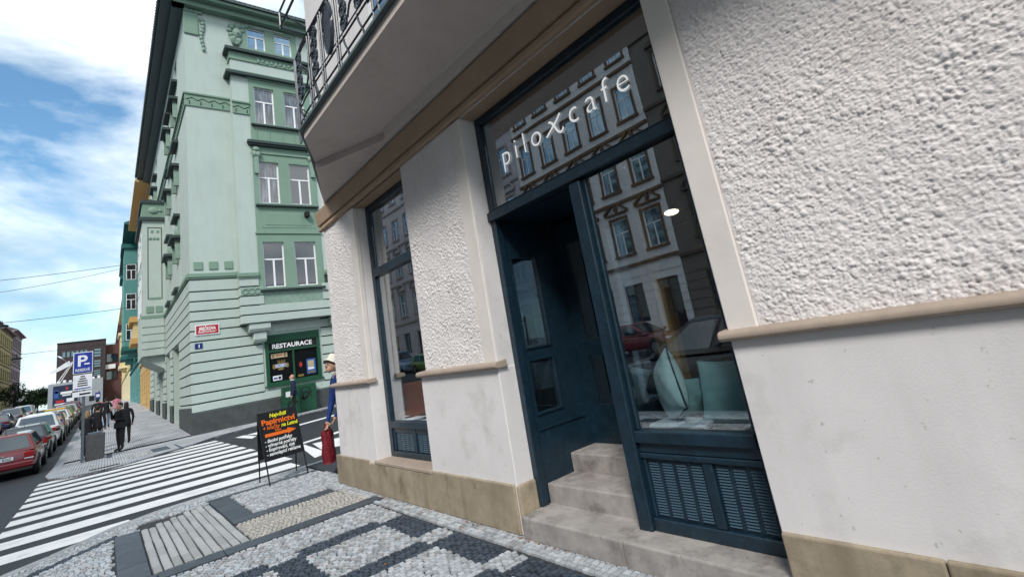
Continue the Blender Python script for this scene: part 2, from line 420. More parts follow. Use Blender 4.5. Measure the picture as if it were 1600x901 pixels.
def kerb_run(pts, parent, zf, wid=0.14, lng=0.9, top=0.0, depth=0.25, side=1, gap=0.008, name='kerb_stone'):
    for (a, b) in zip(pts[:-1], pts[1:]):
        a = Vector(a); b = Vector(b); L = (b - a).length; n = max(1, round(L / lng))
        d = (b - a) / L; nrm = Vector((-d.y, d.x)) * side
        for i in range(n):
            p = a + d * (L * i / n + gap / 2); q = a + d * (L * (i + 1) / n - gap / 2)
            c = [p, q, q + nrm * wid, p + nrm * wid]
            m = MB(); vs = [(t.x, t.y, zf(t.x) + top - depth) for t in c] + [(t.x, t.y, zf(t.x) + top) for t in c]
            if side > 0: m.add(vs, [(3, 2, 1, 0), (4, 5, 6, 7), (0, 1, 5, 4), (1, 2, 6, 5), (2, 3, 7, 6), (3, 0, 4, 7)])
            else: m.add(vs, [(0, 1, 2, 3), (7, 6, 5, 4), (4, 5, 1, 0), (5, 6, 2, 1), (6, 7, 3, 2), (7, 4, 0, 3)])
            mk(name, m, MATS['kerb'], parent, bevel=0.012)
kerb_run(NEAR_KERB[:9], pavement, lambda x: 0, side=-1)

SLABS = []                                                 # x0,x1,y0,y1 of slab areas (no cobbles there)
def slab_row(x0, x1, y0, y1, along, lng, z=0.001, matn='dark_slab', name='paving_slab'):
    SLABS.append((x0, x1, y0, y1))
    a0, a1 = (x0, x1) if along == 'x' else (y0, y1)
    n = max(1, round((a1 - a0) / lng))
    for i in range(n):
        p = a0 + (a1 - a0) * i / n + 0.004; q = a0 + (a1 - a0) * (i + 1) / n - 0.004
        dz = random.uniform(-0.002, 0.003)
        m = MB()
        if along == 'x': m.box(p, q, y0 + 0.004, y1 - 0.004, -0.08, z + dz)
        else: m.box(x0 + 0.004, x1 - 0.004, p, q, -0.08, z + dz)
        mk(name, m, MATS[matn], pavement, bevel=0.004)
slab_row(-8.62, -6.27, 0.10, 0.35, 'x', 0.58)
slab_row(-9.10, -7.47, 1.18, 1.44, 'x', 0.54)
slab_row(-7.45, -7.22, 1.18, 2.36, 'y', 0.42)
slab_row(-6.25, -6.02, -1.2, 2.50, 'y', 0.50)
slab_row(-9.27, -9.13, 1.18, 2.74, 'y', 0.52)
SLABS.append((-9.0, -6.27, 0.36, 1.17))
ribm = MB()
prof = [(-0.034, -0.06), (0.034, -0.06), (0.034, -0.006), (0.024, 0.003), (-0.024, 0.003), (-0.034, -0.006)]
ribm.extrude([(p[0], p[1]) for p in prof], -0.205, 0.205, 'x')
rib_me = ribm.mesh('ribbed_stone', MATS['rib_stone'])
for j in range(10):
    y = 0.36 + 0.081 * (j + 0.5)
    x = -9.02 + 0.1 * (j % 2)+ max(0, 0.45 - 0.06 * j)
    while x < -6.30:
        ln = min(0.41, -6.27 - x)
        link('ribbed_stone', rib_me, pavement, Matrix.Translation((x + ln / 2, y + random.uniform(-0.003, 0.003), random.uniform(-0.003, 0.002))) @ Matrix.Diagonal((ln / 0.415, 1, 1, 1)))
        x += 0.41

def region(x, y):
    if not inside(KIN, x, y): return None
    for (a, b, c, d) in SLABS:
        if a - 0.02 < x < b + 0.02 and c - 0.02 < y < d + 0.02: return None
    if y > 2.76: return None
    # thin dark line that follows the slanting kerb
    if y < 0.13 and x < -6.3:
        dd = (x + y + 9.42 - 0.06) / 1.414
        if 0.52 < dd < 0.66: return 'dark'
    if -7.22 < x < -6.25 and 1.17 < y < 2.42: return 'dot'
    if x > -6.0 and y < 2.36:
        k = math.floor((x + 5.32) / 1.01); u = x + 5.32 - 1.01 * k
        if -1 < k and y > -1.1:
            for base in (1.10, 0.10, -0.90):
                v = y - base
                if 0 <= v < 1.0:
                    if 0.26 < v < 0.98 and u < 0.26: return 'dark'
                    if v < 0.24 and 0.13 < u < 0.90: return 'dark'
        if k >= 0 and 2.10 < y < 2.33 and 0.13 < u < 0.90: return 'dark'
    return 'light'
KIN = [(3.0, -1.26), (-7.79, -1.26), (-8.33, -0.78), (-8.63, -0.41), (-9.30, 0.14), (-9.61, 0.65), (-9.74, 1.32), (-9.81, 2.5), (-9.9, 2.78), (-7.3, 2.78), (-7.3, 2.57), (3.0, 2.57)]
cob = []
S = 0.049
PXX, PYY = 1.01 / 20, 0.05                                 # patterned part: courses in step with the pattern
for ix in range(-14, 138):
    for iy in range(-48, 26):
        xa, ya = -5.32 + PXX * (ix + .5), 1.10 + PYY * (iy + .5)
        if ya > 2.36: continue
        r = region(xa, ya)
        if r: cob.append((xa + random.uniform(-.004, .004), ya + random.uniform(-.009, .009) + (.010 if ix % 2 else -.010), PXX * random.uniform(.96, 1.02), PYY * random.uniform(.90, 1.04), r))
x = -9.95
while x < -6.02:                                             # courses run across the pavement
    sx = S * random.uniform(0.93, 1.07); y = -1.26 + random.uniform(0, S); wob = random.uniform(0, 6)
    while y < 2.36:
        sy = S * random.uniform(0.92, 1.09)
        xc = x + sx / 2 + 0.003 * math.sin(y * 3.1 + wob)
        r = region(xc, y + sy / 2)
        if r: cob.append((xc, y + sy / 2, sx, sy, r))
        y += sy
    x += sx
y = 2.39
while y < 2.75:                                            # and along the wall beside it
    sy = S * random.uniform(0.95, 1.05); x = -9.95 + random.uniform(0, S); wob = random.uniform(0, 6)
    while x < 1.6:
        yc = y + sy / 2 + 0.003 * math.sin(x * 2.3 + wob); sx = S * random.uniform(0.88, 1.2)
        r = region(x + sx / 2, yc)
        if r: cob.append((x + sx / 2, yc, sx, sy, r))
        x += sx
    y += sy
CAMV = Matrix(((_r.x, _r.y, _r.z), (-_d.x, -_d.y, -_d.z), (-_f.x, -_f.y, -_f.z)))
def project(p):
    v = CAMV @ (Vector(p) - Vector((0, 0, CAM_H)))
    if v.z > -0.05: return None
    return 800 + 762.567 * v.x / -v.z, 356.86 - 762.567 * v.y / -v.z, -v.z
rank = []
for i, c in enumerate(cob):
    q = project((c[0], c[1], 0))
    if q and -5 < q[0] < 1605 and 0 < q[1] < 903: rank.append((c[2] * c[3] / q[2] ** 2 * (1.0), i))
rank.sort(reverse=True)
single = set(i for _, i in rank[:300])
def cob_shape(sx, sy, gap, rr):
    hx, hy = sx / 2 - gap, sy / 2 - gap
    j = lambda s: rr.uniform(-s, s)
    lo = [(-hx + j(.003), -hy + j(.003)), (hx + j(.003), -hy + j(.003)), (hx + j(.003), hy + j(.003)), (-hx + j(.003), hy + j(.003))]
    tx, ty = j(0.05), j(0.05)
    mid = [(p[0] * .98, p[1] * .985, -0.003) for p in lo]
    top = [(p[0] * .89, p[1] * .89, 0.001 + tx * p[0] + ty * p[1]) for p in lo]
    vs = [(p[0], p[1], -0.03) for p in lo] + mid + top
    fs = [(8, 9, 10, 11)]
    for a in (0, 4):
        for i in range(4):
            fs.append((a + i, a + (i + 1) % 4, a + 4 + (i + 1) % 4, a + 4 + i))
    return vs, fs
var = {}
rr = random.Random(3)
for kind, mn in (('light', 'cobble_light'), ('dark', 'cobble_dark')):
    var[kind] = []
    for q in range(8):
        m = MB(); m.add(*cob_shape(S, S, 0.0045, rr)); var[kind].append(m.mesh('cobble', MATS[mn]))
var['dot'] = var['light']
VS, FS, CS = [], [], []
for i, c in enumerate(cob):
    dz = rr.uniform(-0.003, 0.002)
    if i in single:
        link('cobble', rr.choice(var[c[4]]), pavement, Matrix.Translation((c[0], c[1], dz)) @ Matrix.Rotation(rr.uniform(-.05, .05) , 4, 'Z') @ Matrix.Diagonal((c[2] / S, c[3] / S, 1, 1)))
        continue
    vs, fs = cob_shape(c[2], c[3], 0.0045 if c[4] != 'dot' else 0.0075, rr)
    o = len(VS)
    VS += [(v[0] + c[0], v[1] + c[1], v[2] + dz) for v in vs]; FS += [tuple(o + t for t in f) for f in fs]
    if c[4] == 'dark':
        b = rr.uniform(0.7, 1.4); col = (0.046 * b, 0.061 * b, 0.084 * b)
    elif c[4] == 'dot':
        b = rr.uniform(0.8, 1.15); col = (0.46 * b, 0.44 * b, 0.41 * b)
    else:
        b = rr.uniform(0.62, 1.25); w = rr.uniform(-0.02, 0.03); col = (0.425 * b + w, 0.447 * b, 0.475 * b - w * .6)
    CS += [col] * len(vs)
me = bpy.data.meshes.new('cobbles'); me.from_pydata(VS, [], FS)
ca = me.color_attributes.new('Col', 'FLOAT_COLOR', 'POINT')
arr = np.ones((len(VS), 4), np.float32); arr[:, :3] = np.array(CS, np.float32); ca.data.foreach_set('color', arr.ravel())
me.materials.append(MATS['cobble']); me.update()
tag(link('cobbles', me, pavement), kind='stuff')

# far pavement by the green house, climbing with the street
FAR_KERB = [(-21.9, -1.40), (-20.6, -1.25), (-19.75, -0.85), (-19.45, -0.2), (-19.75, 0.5), (-20.45, 1.36), (-21.4, 2.34), (-22.7, 3.2), (-24.2, 5.5), (-24.9, 8.85), (-24.9, 40)]
fp = MB()
fp.poly([(-21.9, -1.40)] + FAR_KERB[1:] + [(-26.0, 40), (-26.0, 2.9), (-26.0, -1.40)], -0.3, -0.004)
xs = [-26.0, -30, -40, -50, -60, -70, -90, -120, -160, -230]
n = len(xs)
for i in range(n - 1):
    a, b = xs[i], xs[i + 1]
    fp.add([(b, -1.4, zg(b) - .3), (a, -1.4, zg(a) - .3), (a, 3.2, zg(a) - .3), (b, 3.2, zg(b) - .3), (b, -1.4, zg(b) - .004), (a, -1.4, zg(a) - .004), (a, 3.2, zg(a) - .004), (b, 3.2, zg(b) - .004)],
           [(4, 5, 6, 7), (0, 1, 5, 4)])
far_pav = mk('pavement', fp, MATS['far_cobble'])
tag(far_pav, 'grey cobbled pavement climbing along the green corner house', 'pavement', kind='structure')
kerb_run(FAR_KERB[:10], far_pav, lambda x: 0, side=1, wid=0.22, lng=1.0)
kerb_run([(-21.9, -1.40), (-30, -1.40), (-45, -1.40), (-70, -1.40)][::-1], far_pav, zg, side=1, wid=0.25, lng=1.1)
for (x0, x1, y0, y1, mn, nm) in [(-23.4, -21.6, 1.25, 1.75, 'dark_slab', 'paving_slab'), (-24.6, -22.6, 2.1, 3.2, 'rib_stone', 'paving_patch'), (-20.35, -20.05, -0.35, 0.35, 'dark', 'drain_grate'), (-23.2, -20.9, 1.95, 2.02, 'dark_slab', 'paving_slab'), (-25.9, -23.9, 0.05, 0.2, 'dark_slab', 'paving_slab')]:
    mk(nm, MB().box(x0, x1, y0, y1, -0.02, 0.004), MATS[mn], far_pav)
for j in range(9):
    yy = 0.55 + j * 0.08
    mk('ribbed_stone', MB().box(-22.6, -20.9 - 0.05 * j, yy, yy + 0.06, -0.02, 0.012), MATS['rib_stone'], far_pav)
op = MB(); op.M = None
for (a, b) in zip([60, 0, -25] + xs[1:-1], [0, -25] + xs[1:]):
    op.add([(b, -21, zg(b)), (a, -21, zg(a)), (a, -15.2, zg(a)), (b, -15.2, zg(b)), (a, -15.2, zg(a) - .3), (b, -15.2, zg(b) - .3)], [(0, 1, 2, 3), (3, 2, 4, 5)])
tag(mk('pavement', op, MATS['far_cobble']), 'cobbled pavement on the opposite side of the street', 'pavement', kind='structure')

# ------------------------------------------------------------------ the cafe house
cafe = thing('cafe_building', 'white roughcast corner house with dark teal cafe shopfront and balcony', 'building', (-4, 2.6, 0))
YW = 2.6
XC = -7.5
# plain wall body (smooth plaster): dado, reveals, lintel, upper storeys
m = MB()
m.box(XC + 0.05, -6.23, YW, 2.84, 0.0, 3.66)              # left pier core
m.box(-4.77, -3.485, YW, 2.84, 0.0, 3.66)                 # middle pier core
m.box(-1.385, 3.2, YW, 2.84, 0.0, 3.66)                   # right wall core
m.box(XC + 0.05, 3.2, YW, 3.3, 3.642, 9.5)               # wall above
m.box(XC + 0.05, XC + 0.35, 2.84, 16, 0.0, 9.5)           # side wall on the side street
mk('wall', m, MATS['plaster'], cafe)
for (a, b) in ((XC, -6.225), (-4.86, -3.48), (-1.38, 3.2)):
    m = MB(); m.box(a, b, YW - 0.022, YW + 0.2 if a > -2 else YW + 0.178, 0.0, 1.30)
    mk('dado', m, MATS['plaster'], cafe, bevel=0.006)
# smooth margins beside the openings
for (a, b) in ((-6.41, -6.222), (-3.672, -3.488), (-1.383, -1.215)):
    m = MB(); m.box(a, b, YW - 0.02, YW + 0.05, 1.34, 3.645)
    mk('margin', m, MATS['trim'], cafe, bevel=0.008)
# reveals to the shopfront
for (a, b) in ((-6.26, -6.226), (-3.52, -3.484), (-1.386, -1.34), (-4.775, -4.74)):
    pass
# roughcast panels, real relief
def roughcast(name, x0, x1, z0, z1, y, seed, res=0.005, amp=0.0115):
    r = np.random.default_rng(seed)
    nx = int((x1 - x0) / res) + 1; nz = int((z1 - z0) / res) + 1
    def band(lo, hi, ax=1.0):
        w = r.standard_normal((nz, nx)); F = np.fft.rfft2(w)
        fz = np.fft.fftfreq(nz, res)[:, None]; fx = np.fft.rfftfreq(nx, res)[None, :]
        k = np.sqrt(fz ** 2 + (fx * ax) ** 2)
        F *= np.exp(-(k / hi) ** 4) * (1 - np.exp(-(k / lo) ** 4))
        h = np.fft.irfft2(F, (nz, nx)); return h / h.std()
    # thrown mortar: overlapping clumps of all sizes on an uneven coat
    h = np.zeros((nz, nx))
    nb = int((x1 - x0) * (z1 - z0) * 9500)
    cx = r.uniform(0, nx, nb); cz = r.uniform(0, nz, nb)
    rad = np.clip(np.exp(r.normal(math.log(0.0085), 0.38, nb)), 0.005, 0.021) / res
    asp = r.uniform(0.55, 1.0, nb); ang = r.normal(0.35, 0.7, nb); hgt = r.uniform(0.35, 1.0, nb) * (rad * res / 0.014) ** 0.7
    den = band(1.0, 3.5)
    for q in range(nb):
        R0 = int(rad[q]) + 2; i0 = int(cx[q]); k0 = int(cz[q])
        a0, a1 = max(0, i0 - R0), min(nx, i0 + R0 + 1); b0, b1 = max(0, k0 - R0), min(nz, k0 + R0 + 1)
        if a0 >= a1 or b0 >= b1: continue
        U = np.arange(a0, a1)[None, :] - cx[q]; V_ = np.arange(b0, b1)[:, None] - cz[q]
        ca, sa = math.cos(ang[q]), math.sin(ang[q])
        d2 = ((U * ca + V_ * sa) / rad[q]) ** 2 + ((-U * sa + V_ * ca) / (rad[q] * asp[q])) ** 2
        s_ = hgt[q] * (0.75 + 0.12 * den[min(k0, nz - 1), min(i0, nx - 1)]) * np.clip(1 - d2, 0, 1) ** 0.6
        h[b0:b1, a0:a1] = np.maximum(h[b0:b1, a0:a1], s_)
    h = (h + 0.10 * band(45, 95) + 0.12 * band(1.0, 4)) * amp
    X = np.linspace(x0, x1, nx)[None, :]; Z = np.linspace(z0, z1, nz)[:, None]
    e = np.minimum(np.minimum(X - x0, x1 - X), np.minimum(Z - z0, z1 - Z))
    h = h * np.clip(e / 0.02, 0.0, 1)
    V = np.stack([np.broadcast_to(X, (nz, nx)), y - h, np.broadcast_to(Z, (nz, nx))], -1).reshape(-1, 3)
    i = np.arange((nz - 1) * nx).reshape(nz - 1, nx)[:, :-1].ravel()
    Fc = np.stack([i, i + 1, i + nx + 1, i + nx], 1)
    me = bpy.data.meshes.new(name)
    me.vertices.add(len(V)); me.vertices.foreach_set('co', V.ravel())
    me.loops.add(len(Fc) * 4); me.loops.foreach_set('vertex_index', Fc.ravel().astype(np.int32))
    me.polygons.add(len(Fc)); me.polygons.foreach_set('loop_start', np.arange(0, len(Fc) * 4, 4, dtype=np.int32))
    me.polygons.foreach_set('use_smooth', [True] * len(Fc))
    me.materials.append(MATS['stucco']); me.update(); me.validate()
    o = link(name, me, cafe)
    return o
roughcast('roughcast_panel', XC + 0.05, -6.412, 1.34, 3.66, YW - 0.003, 1)
roughcast('roughcast_panel', -4.77, -3.674, 1.34, 3.655, YW - 0.003, 2)
mk('roughcast_edge', MB().box(1.3, 3.2, YW - .006, YW, 1.34, 3.66), MATS['stucco'], cafe)
roughcast('roughcast_panel', -1.213, 1.3, 1.34, 3.66, YW - 0.003, 3)
# stone ledges (string course at sill height)
for (a, b) in ((XC - 0.06, -6.19), (-4.88, -3.45), (-1.42, 3.2)):
    m = MB(); m.extrude([(YW + 0.06, 1.298), (YW - 0.055, 1.298), (YW - 0.075, 1.312), (YW - 0.075, 1.335), (YW - 0.06, 1.352), (YW + 0.06, 1.362)], a, b, 'x')
    mk('ledge', m, MATS['ledge'], cafe, bevel=0.008, seg=2)
# plinth stones, each a block of its own
def stone(a, b, y0, y1, z0, z1, mn='plinth', nm='plinth_stone', bv=0.01):
    mk(nm, MB().box(a + 0.002, b - 0.002, y0, y1, z0, z1), MATS[mn], cafe, bevel=bv, seg=2)
stone(-7.62, -6.46, 2.555, 2.8, 0.0, 0.375)
stone(-6.458, -4.95, 2.553, 2.8, 0.0, 0.345)
stone(-4.948, -3.50, 2.556, 2.775, 0.0, 0.375)
stone(-3.498, -3.455, 2.572, 2.775, 0.0, 0.37, bv=0.02)
stone(-1.378, -0.74, 2.556, 2.8, 0.0, 0.37)
stone(-0.738, 0.6, 2.555, 2.8, 0.0, 0.372)
stone(0.602, 3.2, 2.556, 2.8, 0.0, 0.37)
mk('window_sill', MB().box(-6.26, -4.85, 2.548, 2.82, 0.345, 0.385), MATS['ledge'], cafe, bevel=0.008)
# cornice over the ground floor
m = MB()
m.extrude([(YW, 3.655), (YW - 0.035, 3.655), (YW - 0.05, 3.672), (YW - 0.05, 3.715), (YW - 0.025, 3.72), (YW - 0.025, 3.745), (YW - 0.065, 3.75), (YW - 0.095, 3.93), (YW - 0.095, 3.955), (YW, 3.96)], XC - 0.03, 3.2, 'x')
mk('cornice', m, MATS['cornice'], cafe)
m = MB(); m.box(-7.45, -3.485, 2.60, 2.80, 3.640, 3.6545); m.box(-3.485, -1.385, 2.602, 2.80, 3.640, 3.654)
mk('lintel_soffit', m, MATS['cornice'], cafe)

# balcony: slab with chamfered end and folded soffit
ZS, ZL = 4.08, 3.99
m = MB()
A = (3.2, 1.69); B = (-5.2, 1.69); Cc = (-5.82, 2.0); Dd = (-7.3, 2.6); E_ = (-4.55, 2.56); F_ = (3.2, 2.56)
m.poly([A, B, Cc, E_, F_][::-1], ZS, ZS + 0.09)
m.poly([Cc, Dd, (-4.55, 2.6), E_][::-1], ZL, ZS + 0.09)
m.add([(-7.2, 2.60, 3.955), (3.2, 2.60, 3.955), (3.2, 2.40, ZS - 0.001), (-4.7, 2.40, ZS - 0.001), (-4.75, 2.44, ZL - 0.001), (-6.5, 2.50, ZL - 0.001)], [(0, 1, 2, 3, 4, 5)])
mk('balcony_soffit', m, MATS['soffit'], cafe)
m = MB()
off = 0.045
m.poly([(3.2, 1.69 - off), (-5.22, 1.69 - off), (-5.87, 2.0 - off), (-7.38, 2.6), (3.2, 2.6)][::-1], ZS + 0.091, ZS + 0.14)
mk('balcony_flashing', m, MATS['eave_dark'], cafe, bevel=0.01)
# upper storey behind the railing
for (a, b) in ((-5.0, -3.55), (-2.2, -0.7)):
    fr = MB(); y = 2.585
    for (u0, u1, w0, w1) in ((a, a + .08, 4.25, 6.9), (b - .08, b, 4.25, 6.9), (a, b, 6.82, 6.9), (a, b, 4.22, 4.34), ((a + b) / 2 - .05, (a + b) / 2 + .05, 4.3, 6.9), (a, b, 6.0, 6.08)):
        fr.box(u0, u1, y - 0.03, y + 0.01, w0, w1)
    fo = mk('balcony_door', fr, MATS['white_frame'], cafe)
    for (u0, u1) in ((a + .08, (a + b) / 2 - .05), ((a + b) / 2 + .05, b - .08)):
        mk('pane', MB().box(u0, u1, y - 0.012, y + 0.005, 4.34, 6.82), MATS['pane_sky'] if 'pane_sky' in MATS else MATS['pane_curtain'], fo)
# wrought iron railing
RY = 1.76
ra = thing('balcony_railing', 'black wrought iron balcony railing with spiral discs above the cafe', 'railing', (-4, RY, ZS + 0.14))
zb = ZS + 0.14; zt = zb + 1.12
def rail(pts, r, nm='rail'):
    return mk(nm, MB().tube(pts, r, 6), MATS['iron'], ra)
ends = [(-5.60, RY + 0.02), (-5.92, 2.12)]
for z, r in ((zb + 0.10, .011), (zb + 0.24, .011), (zb + 0.42, .011), (zb + 0.48, .008), (zt, .018), (zt - 0.05, .008)):
    rail([(1.0, RY, z), (-5.25, RY, z), (-5.60, RY + 0.03, z), (-5.85, 2.08, z), (-6.6, 2.42, z)], r)
for x in (-5.62, -5.58, -5.05, -4.98, -4.64, -4.58, -4.20, -4.14, -3.35, -3.24, -2.55, -2.48, -1.8, -1.73):
    mk('baluster', MB().cyl((x, RY + (0.02 if x < -5.3 else 0), zb), (x, RY + (0.02 if x < -5.3 else 0), zt), 0.012, n=6), MATS['iron'], ra)
def disc(x, z, r=0.075, y=RY):
    d = MB()
    ring = lambda q, t: d.tube([(x + q * math.cos(a), y, z + q * math.sin(a)) for a in np.linspace(0, 2 * math.pi, 14)[:-1]], t, 5, closed=True)
    ring(r, 0.014); ring(r * 0.55, 0.012); d.ball((x, y, z), 0.022, 8, 6)
    mk('spiral_disc', d, MATS['iron'], ra)
for x in (-5.40, -4.84, -3.98, -3.62, -2.7, -2.2):
    for k in range(4):
        disc(x, zb + 0.56 + 0.15 * k)
    sp = MB(); pts = [(x + 0.05 * math.sin(t * 5), RY, zb + 0.02 + 0.42 * t) for t in np.linspace(0, 1, 12)]
    sp.tube(pts, 0.012, 5); mk('scroll', sp, MATS['iron'], ra)
for x in (-4.39, -3.0):
    ov = MB(); cz = zb + 0.78
    ov.tube([(x + 0.115 * math.cos(a), RY, cz + 0.30 * math.sin(a)) for a in np.linspace(0, 2 * math.pi, 24)[:-1]], 0.022, 6, closed=True)
    oo = mk('oval_ring', ov, MATS['iron'], ra)
    pl = MB(); n = 24
    pl.add([(x + 0.10 * math.cos(a), RY + 0.004, cz + 0.28 * math.sin(a)) for a in np.linspace(0, 2 * math.pi, n + 1)[:-1]] + [(x + 0.10 * math.cos(a), RY + 0.012, cz + 0.28 * math.sin(a)) for a in np.linspace(0, 2 * math.pi, n + 1)[:-1]], [tuple(range(n)), tuple(range(2 * n - 1, n - 1, -1))])
    for k in range(16):
        z = cz - 0.26 + 0.0345 * k; w = 0.098 * math.sqrt(max(0, 1 - ((z - cz) / 0.28) ** 2))
        pl.tube([(x - w, RY - 0.002, z), (x + w, RY - 0.002, z)], 0.011, 6)
    mk('ribbed_plate', pl, MATS['iron_light'], oo)
for (x, z0, z1) in ((-5.3, 0.5, 0.62), (-4.95, 0.7, 0.95), (-3.8, 0.55, 0.8), (-3.5, 0.75, 1.0)):
    pts = [(x + 0.30 * t - 0.08, RY, zb + z0 + (z1 - z0) * t + 0.05 * math.sin(t * 7)) for t in np.linspace(0, 1, 10)]
    rail(pts, 0.011, 'scroll')
# flower box bracket standing out of the railing
rail([(-5.05, RY, zt), (-5.05, RY - 0.28, zt + 0.02), (-4.1, RY - 0.28, zt + 0.02), (-4.1, RY, zt)], 0.014, 'box_bracket')
rail([(-5.05, RY, zt + 0.1), (-5.05, RY - 0.28, zt + 0.22), (-4.1, RY - 0.28, zt + 0.22), (-4.1, RY, zt + 0.1)], 0.012, 'box_bracket')
rail([(-5.05, RY - 0.28, zt), (-5.05, RY - 0.28, zt + 0.22)], 0.012, 'box_bracket')
pot = thing('chair_seat', 'dark folded chair standing on the balcony behind the railing', 'chair', (-5.2, 2.1, zb))
pm = MB(); pm.box(-5.36, -5.04, 2.05, 2.09, zb + 0.02, zb + 0.5); mk('backrest', pm, MATS['dark'], pot, bevel=0.02)
pm = MB(); pm.box(-5.36, -5.04, 2.1, 2.4, zb + 0.40, zb + 0.44); mk('seat', pm, MATS['dark'], pot, bevel=0.01)
for (x, y) in ((-5.34, 2.11), (-5.06, 2.11), (-5.34, 2.38), (-5.06, 2.38)):
    mk('leg', MB().cyl((x, y, zb), (x, y, zb + 0.42), 0.014), MATS['dark'], pot)

# ------------------------------------------------------------------ shopfront
YF = 2.78
def bar(nm, x0, x1, z0, z1, y0=YF - 0.02, y1=YF + 0.06, parent=None, bv=0.006):
    return mk(nm, MB().box(x0, x1, y0, y1, z0, z1), MATS['teal_wood'], parent or cafe, bevel=bv)
bar('frame_post', -3.483, -3.415, 0.157, 3.64)
bar('frame_post', -2.425, -2.315, 0.157, 2.58, YF - 0.045)
bar('frame_post', -1.475, -1.387, 0.157, 3.64)
bar('frame_rail', -3.413, -1.477, 3.56, 3.638)
bar('transom_bar', -3.484, -1.388, 2.600, 2.685, YF - 0.05)
bar('transom_lip', -3.46, -1.40, 2.686, 2.70, YF - 0.045, YF + 0.02)
bar('frame_rail', -2.313, -1.477, 0.70, 0.775, YF - 0.04)
bar('frame_rail', -2.313, -1.477, 0.635, 0.70, YF - 0.012)
bar('bottom_rail', -2.313, -1.477, 0.157, 0.235)
bar('frame_rail', -2.313, -1.477, 0.60, 0.634, YF - 0.02)
bar('vent_stile', -2.313, -2.285, 0.236, 0.60, YF - 0.005); bar('vent_stile', -1.865, -1.80, 0.236, 0.60, YF - 0.012)
# thin inner beads round the panes
bar('glazing_bead', -2.314, -2.285, 0.776, 2.584, YF - 0.005, YF + 0.02); bar('glazing_bead', -1.50, -1.476, 0.776, 2.584, YF - 0.005, YF + 0.02)
pt = mk('transom_pane', MB().box(-3.414, -1.476, YF + 0.012, YF + 0.018, 2.69, 3.56), MATS['shop_glass'], cafe)
mk('window_pane', MB().box(-2.30, -1.48, YF + 0.012, YF + 0.018, 0.775, 2.585), MATS['shop_glass'], cafe)

def text_mesh(body, size, offset=0.0, shear=0.0, space=1.0, align='LEFT', extrude=0.0, res=4):
    c = bpy.data.curves.new('t', 'FONT'); c.body = body; c.size = size; c.offset = offset; c.shear = shear; c.space_character = space
    c.align_x = align; c.extrude = extrude; c.resolution_u = res; c.fill_mode = 'BOTH' if extrude else 'FRONT'
    o = bpy.data.objects.new('t', c); COL.objects.link(o)
    dg = bpy.context.evaluated_depsgraph_get()
    me = bpy.data.meshes.new_from_object(o.evaluated_get(dg))
    bpy.data.objects.remove(o); bpy.data.curves.remove(c)
    return me
def face_M(o, u, up):
    u = Vector(u).normalized(); up = Vector(up).normalized(); n = u.cross(up)
    return Matrix(((u.x, up.x, n.x, o[0]), (u.y, up.y, n.y, o[1]), (u.z, up.z, n.z, o[2]), (0, 0, 0, 1)))
def put_text(body, size, o, u, up, matn, parent, name='lettering', fit=None, **kw):
    me = text_mesh(body, size, **kw); me.name = name
    me.materials.clear(); me.materials.append(MATS[matn])
    if fit and len(me.vertices):
        co = np.empty(len(me.vertices) * 3); me.vertices.foreach_get('co', co); co = co.reshape(-1, 3)
        s = fit / (co[:, 0].max() - co[:, 0].min()); co[:, 0] = (co[:, 0] - co[:, 0].min()) * s
        me.vertices.foreach_set('co', co.ravel())
    return link(name, me, parent, face_M(o, u, up))
YL = YF + 0.002
XHT = 0.146
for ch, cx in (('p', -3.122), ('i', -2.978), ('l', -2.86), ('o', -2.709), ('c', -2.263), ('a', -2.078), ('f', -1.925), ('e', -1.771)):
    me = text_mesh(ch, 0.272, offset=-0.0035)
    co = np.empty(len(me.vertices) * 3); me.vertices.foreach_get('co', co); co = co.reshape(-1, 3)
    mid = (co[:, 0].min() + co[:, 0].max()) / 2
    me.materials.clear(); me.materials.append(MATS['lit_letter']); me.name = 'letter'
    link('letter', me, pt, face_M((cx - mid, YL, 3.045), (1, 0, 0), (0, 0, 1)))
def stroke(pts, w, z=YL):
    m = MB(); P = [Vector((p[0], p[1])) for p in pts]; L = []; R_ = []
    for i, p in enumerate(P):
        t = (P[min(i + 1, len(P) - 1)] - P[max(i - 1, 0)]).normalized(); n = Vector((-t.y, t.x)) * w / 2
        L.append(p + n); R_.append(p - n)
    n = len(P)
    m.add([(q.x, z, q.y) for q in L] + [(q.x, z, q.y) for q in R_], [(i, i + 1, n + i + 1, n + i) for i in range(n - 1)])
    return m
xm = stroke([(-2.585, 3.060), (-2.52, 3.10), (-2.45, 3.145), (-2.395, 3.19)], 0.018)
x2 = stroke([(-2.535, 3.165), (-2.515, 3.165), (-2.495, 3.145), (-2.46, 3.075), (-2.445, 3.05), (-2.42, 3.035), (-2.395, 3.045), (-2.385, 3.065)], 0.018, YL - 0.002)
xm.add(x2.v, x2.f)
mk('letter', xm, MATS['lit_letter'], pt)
# vent panels with louvres
lou = MB(); lou.add([(-0.036, 0.0, 0.0), (0.036, 0.0, 0.0), (0.036, -0.010, -0.007), (-0.036, -0.010, -0.007), (-0.036, 0.0, -0.009), (0.036, 0.0, -0.009)], [(0, 3, 2, 1), (3, 4, 5, 2), (0, 4, 3), (1, 2, 5)])
lou_me = lou.mesh('louvre', MATS['louvre'])
for (a, b) in ((-2.284, -1.866), (-1.799, -1.478)):
    vp = mk('vent_panel', MB().box(a, b, YF + 0.01, YF + 0.03, 0.236, 0.60), MATS['teal_wood'], cafe)
    for ci in range(4):
        cx = a + 0.052 + ci * 0.1045
        if cx + 0.04 > b + 0.03: continue
        for r_ in range(21):
            link('louvre', lou_me, vp, Matrix.Translation((cx, YF + 0.010, 0.588 - 0.0162 * r_)))
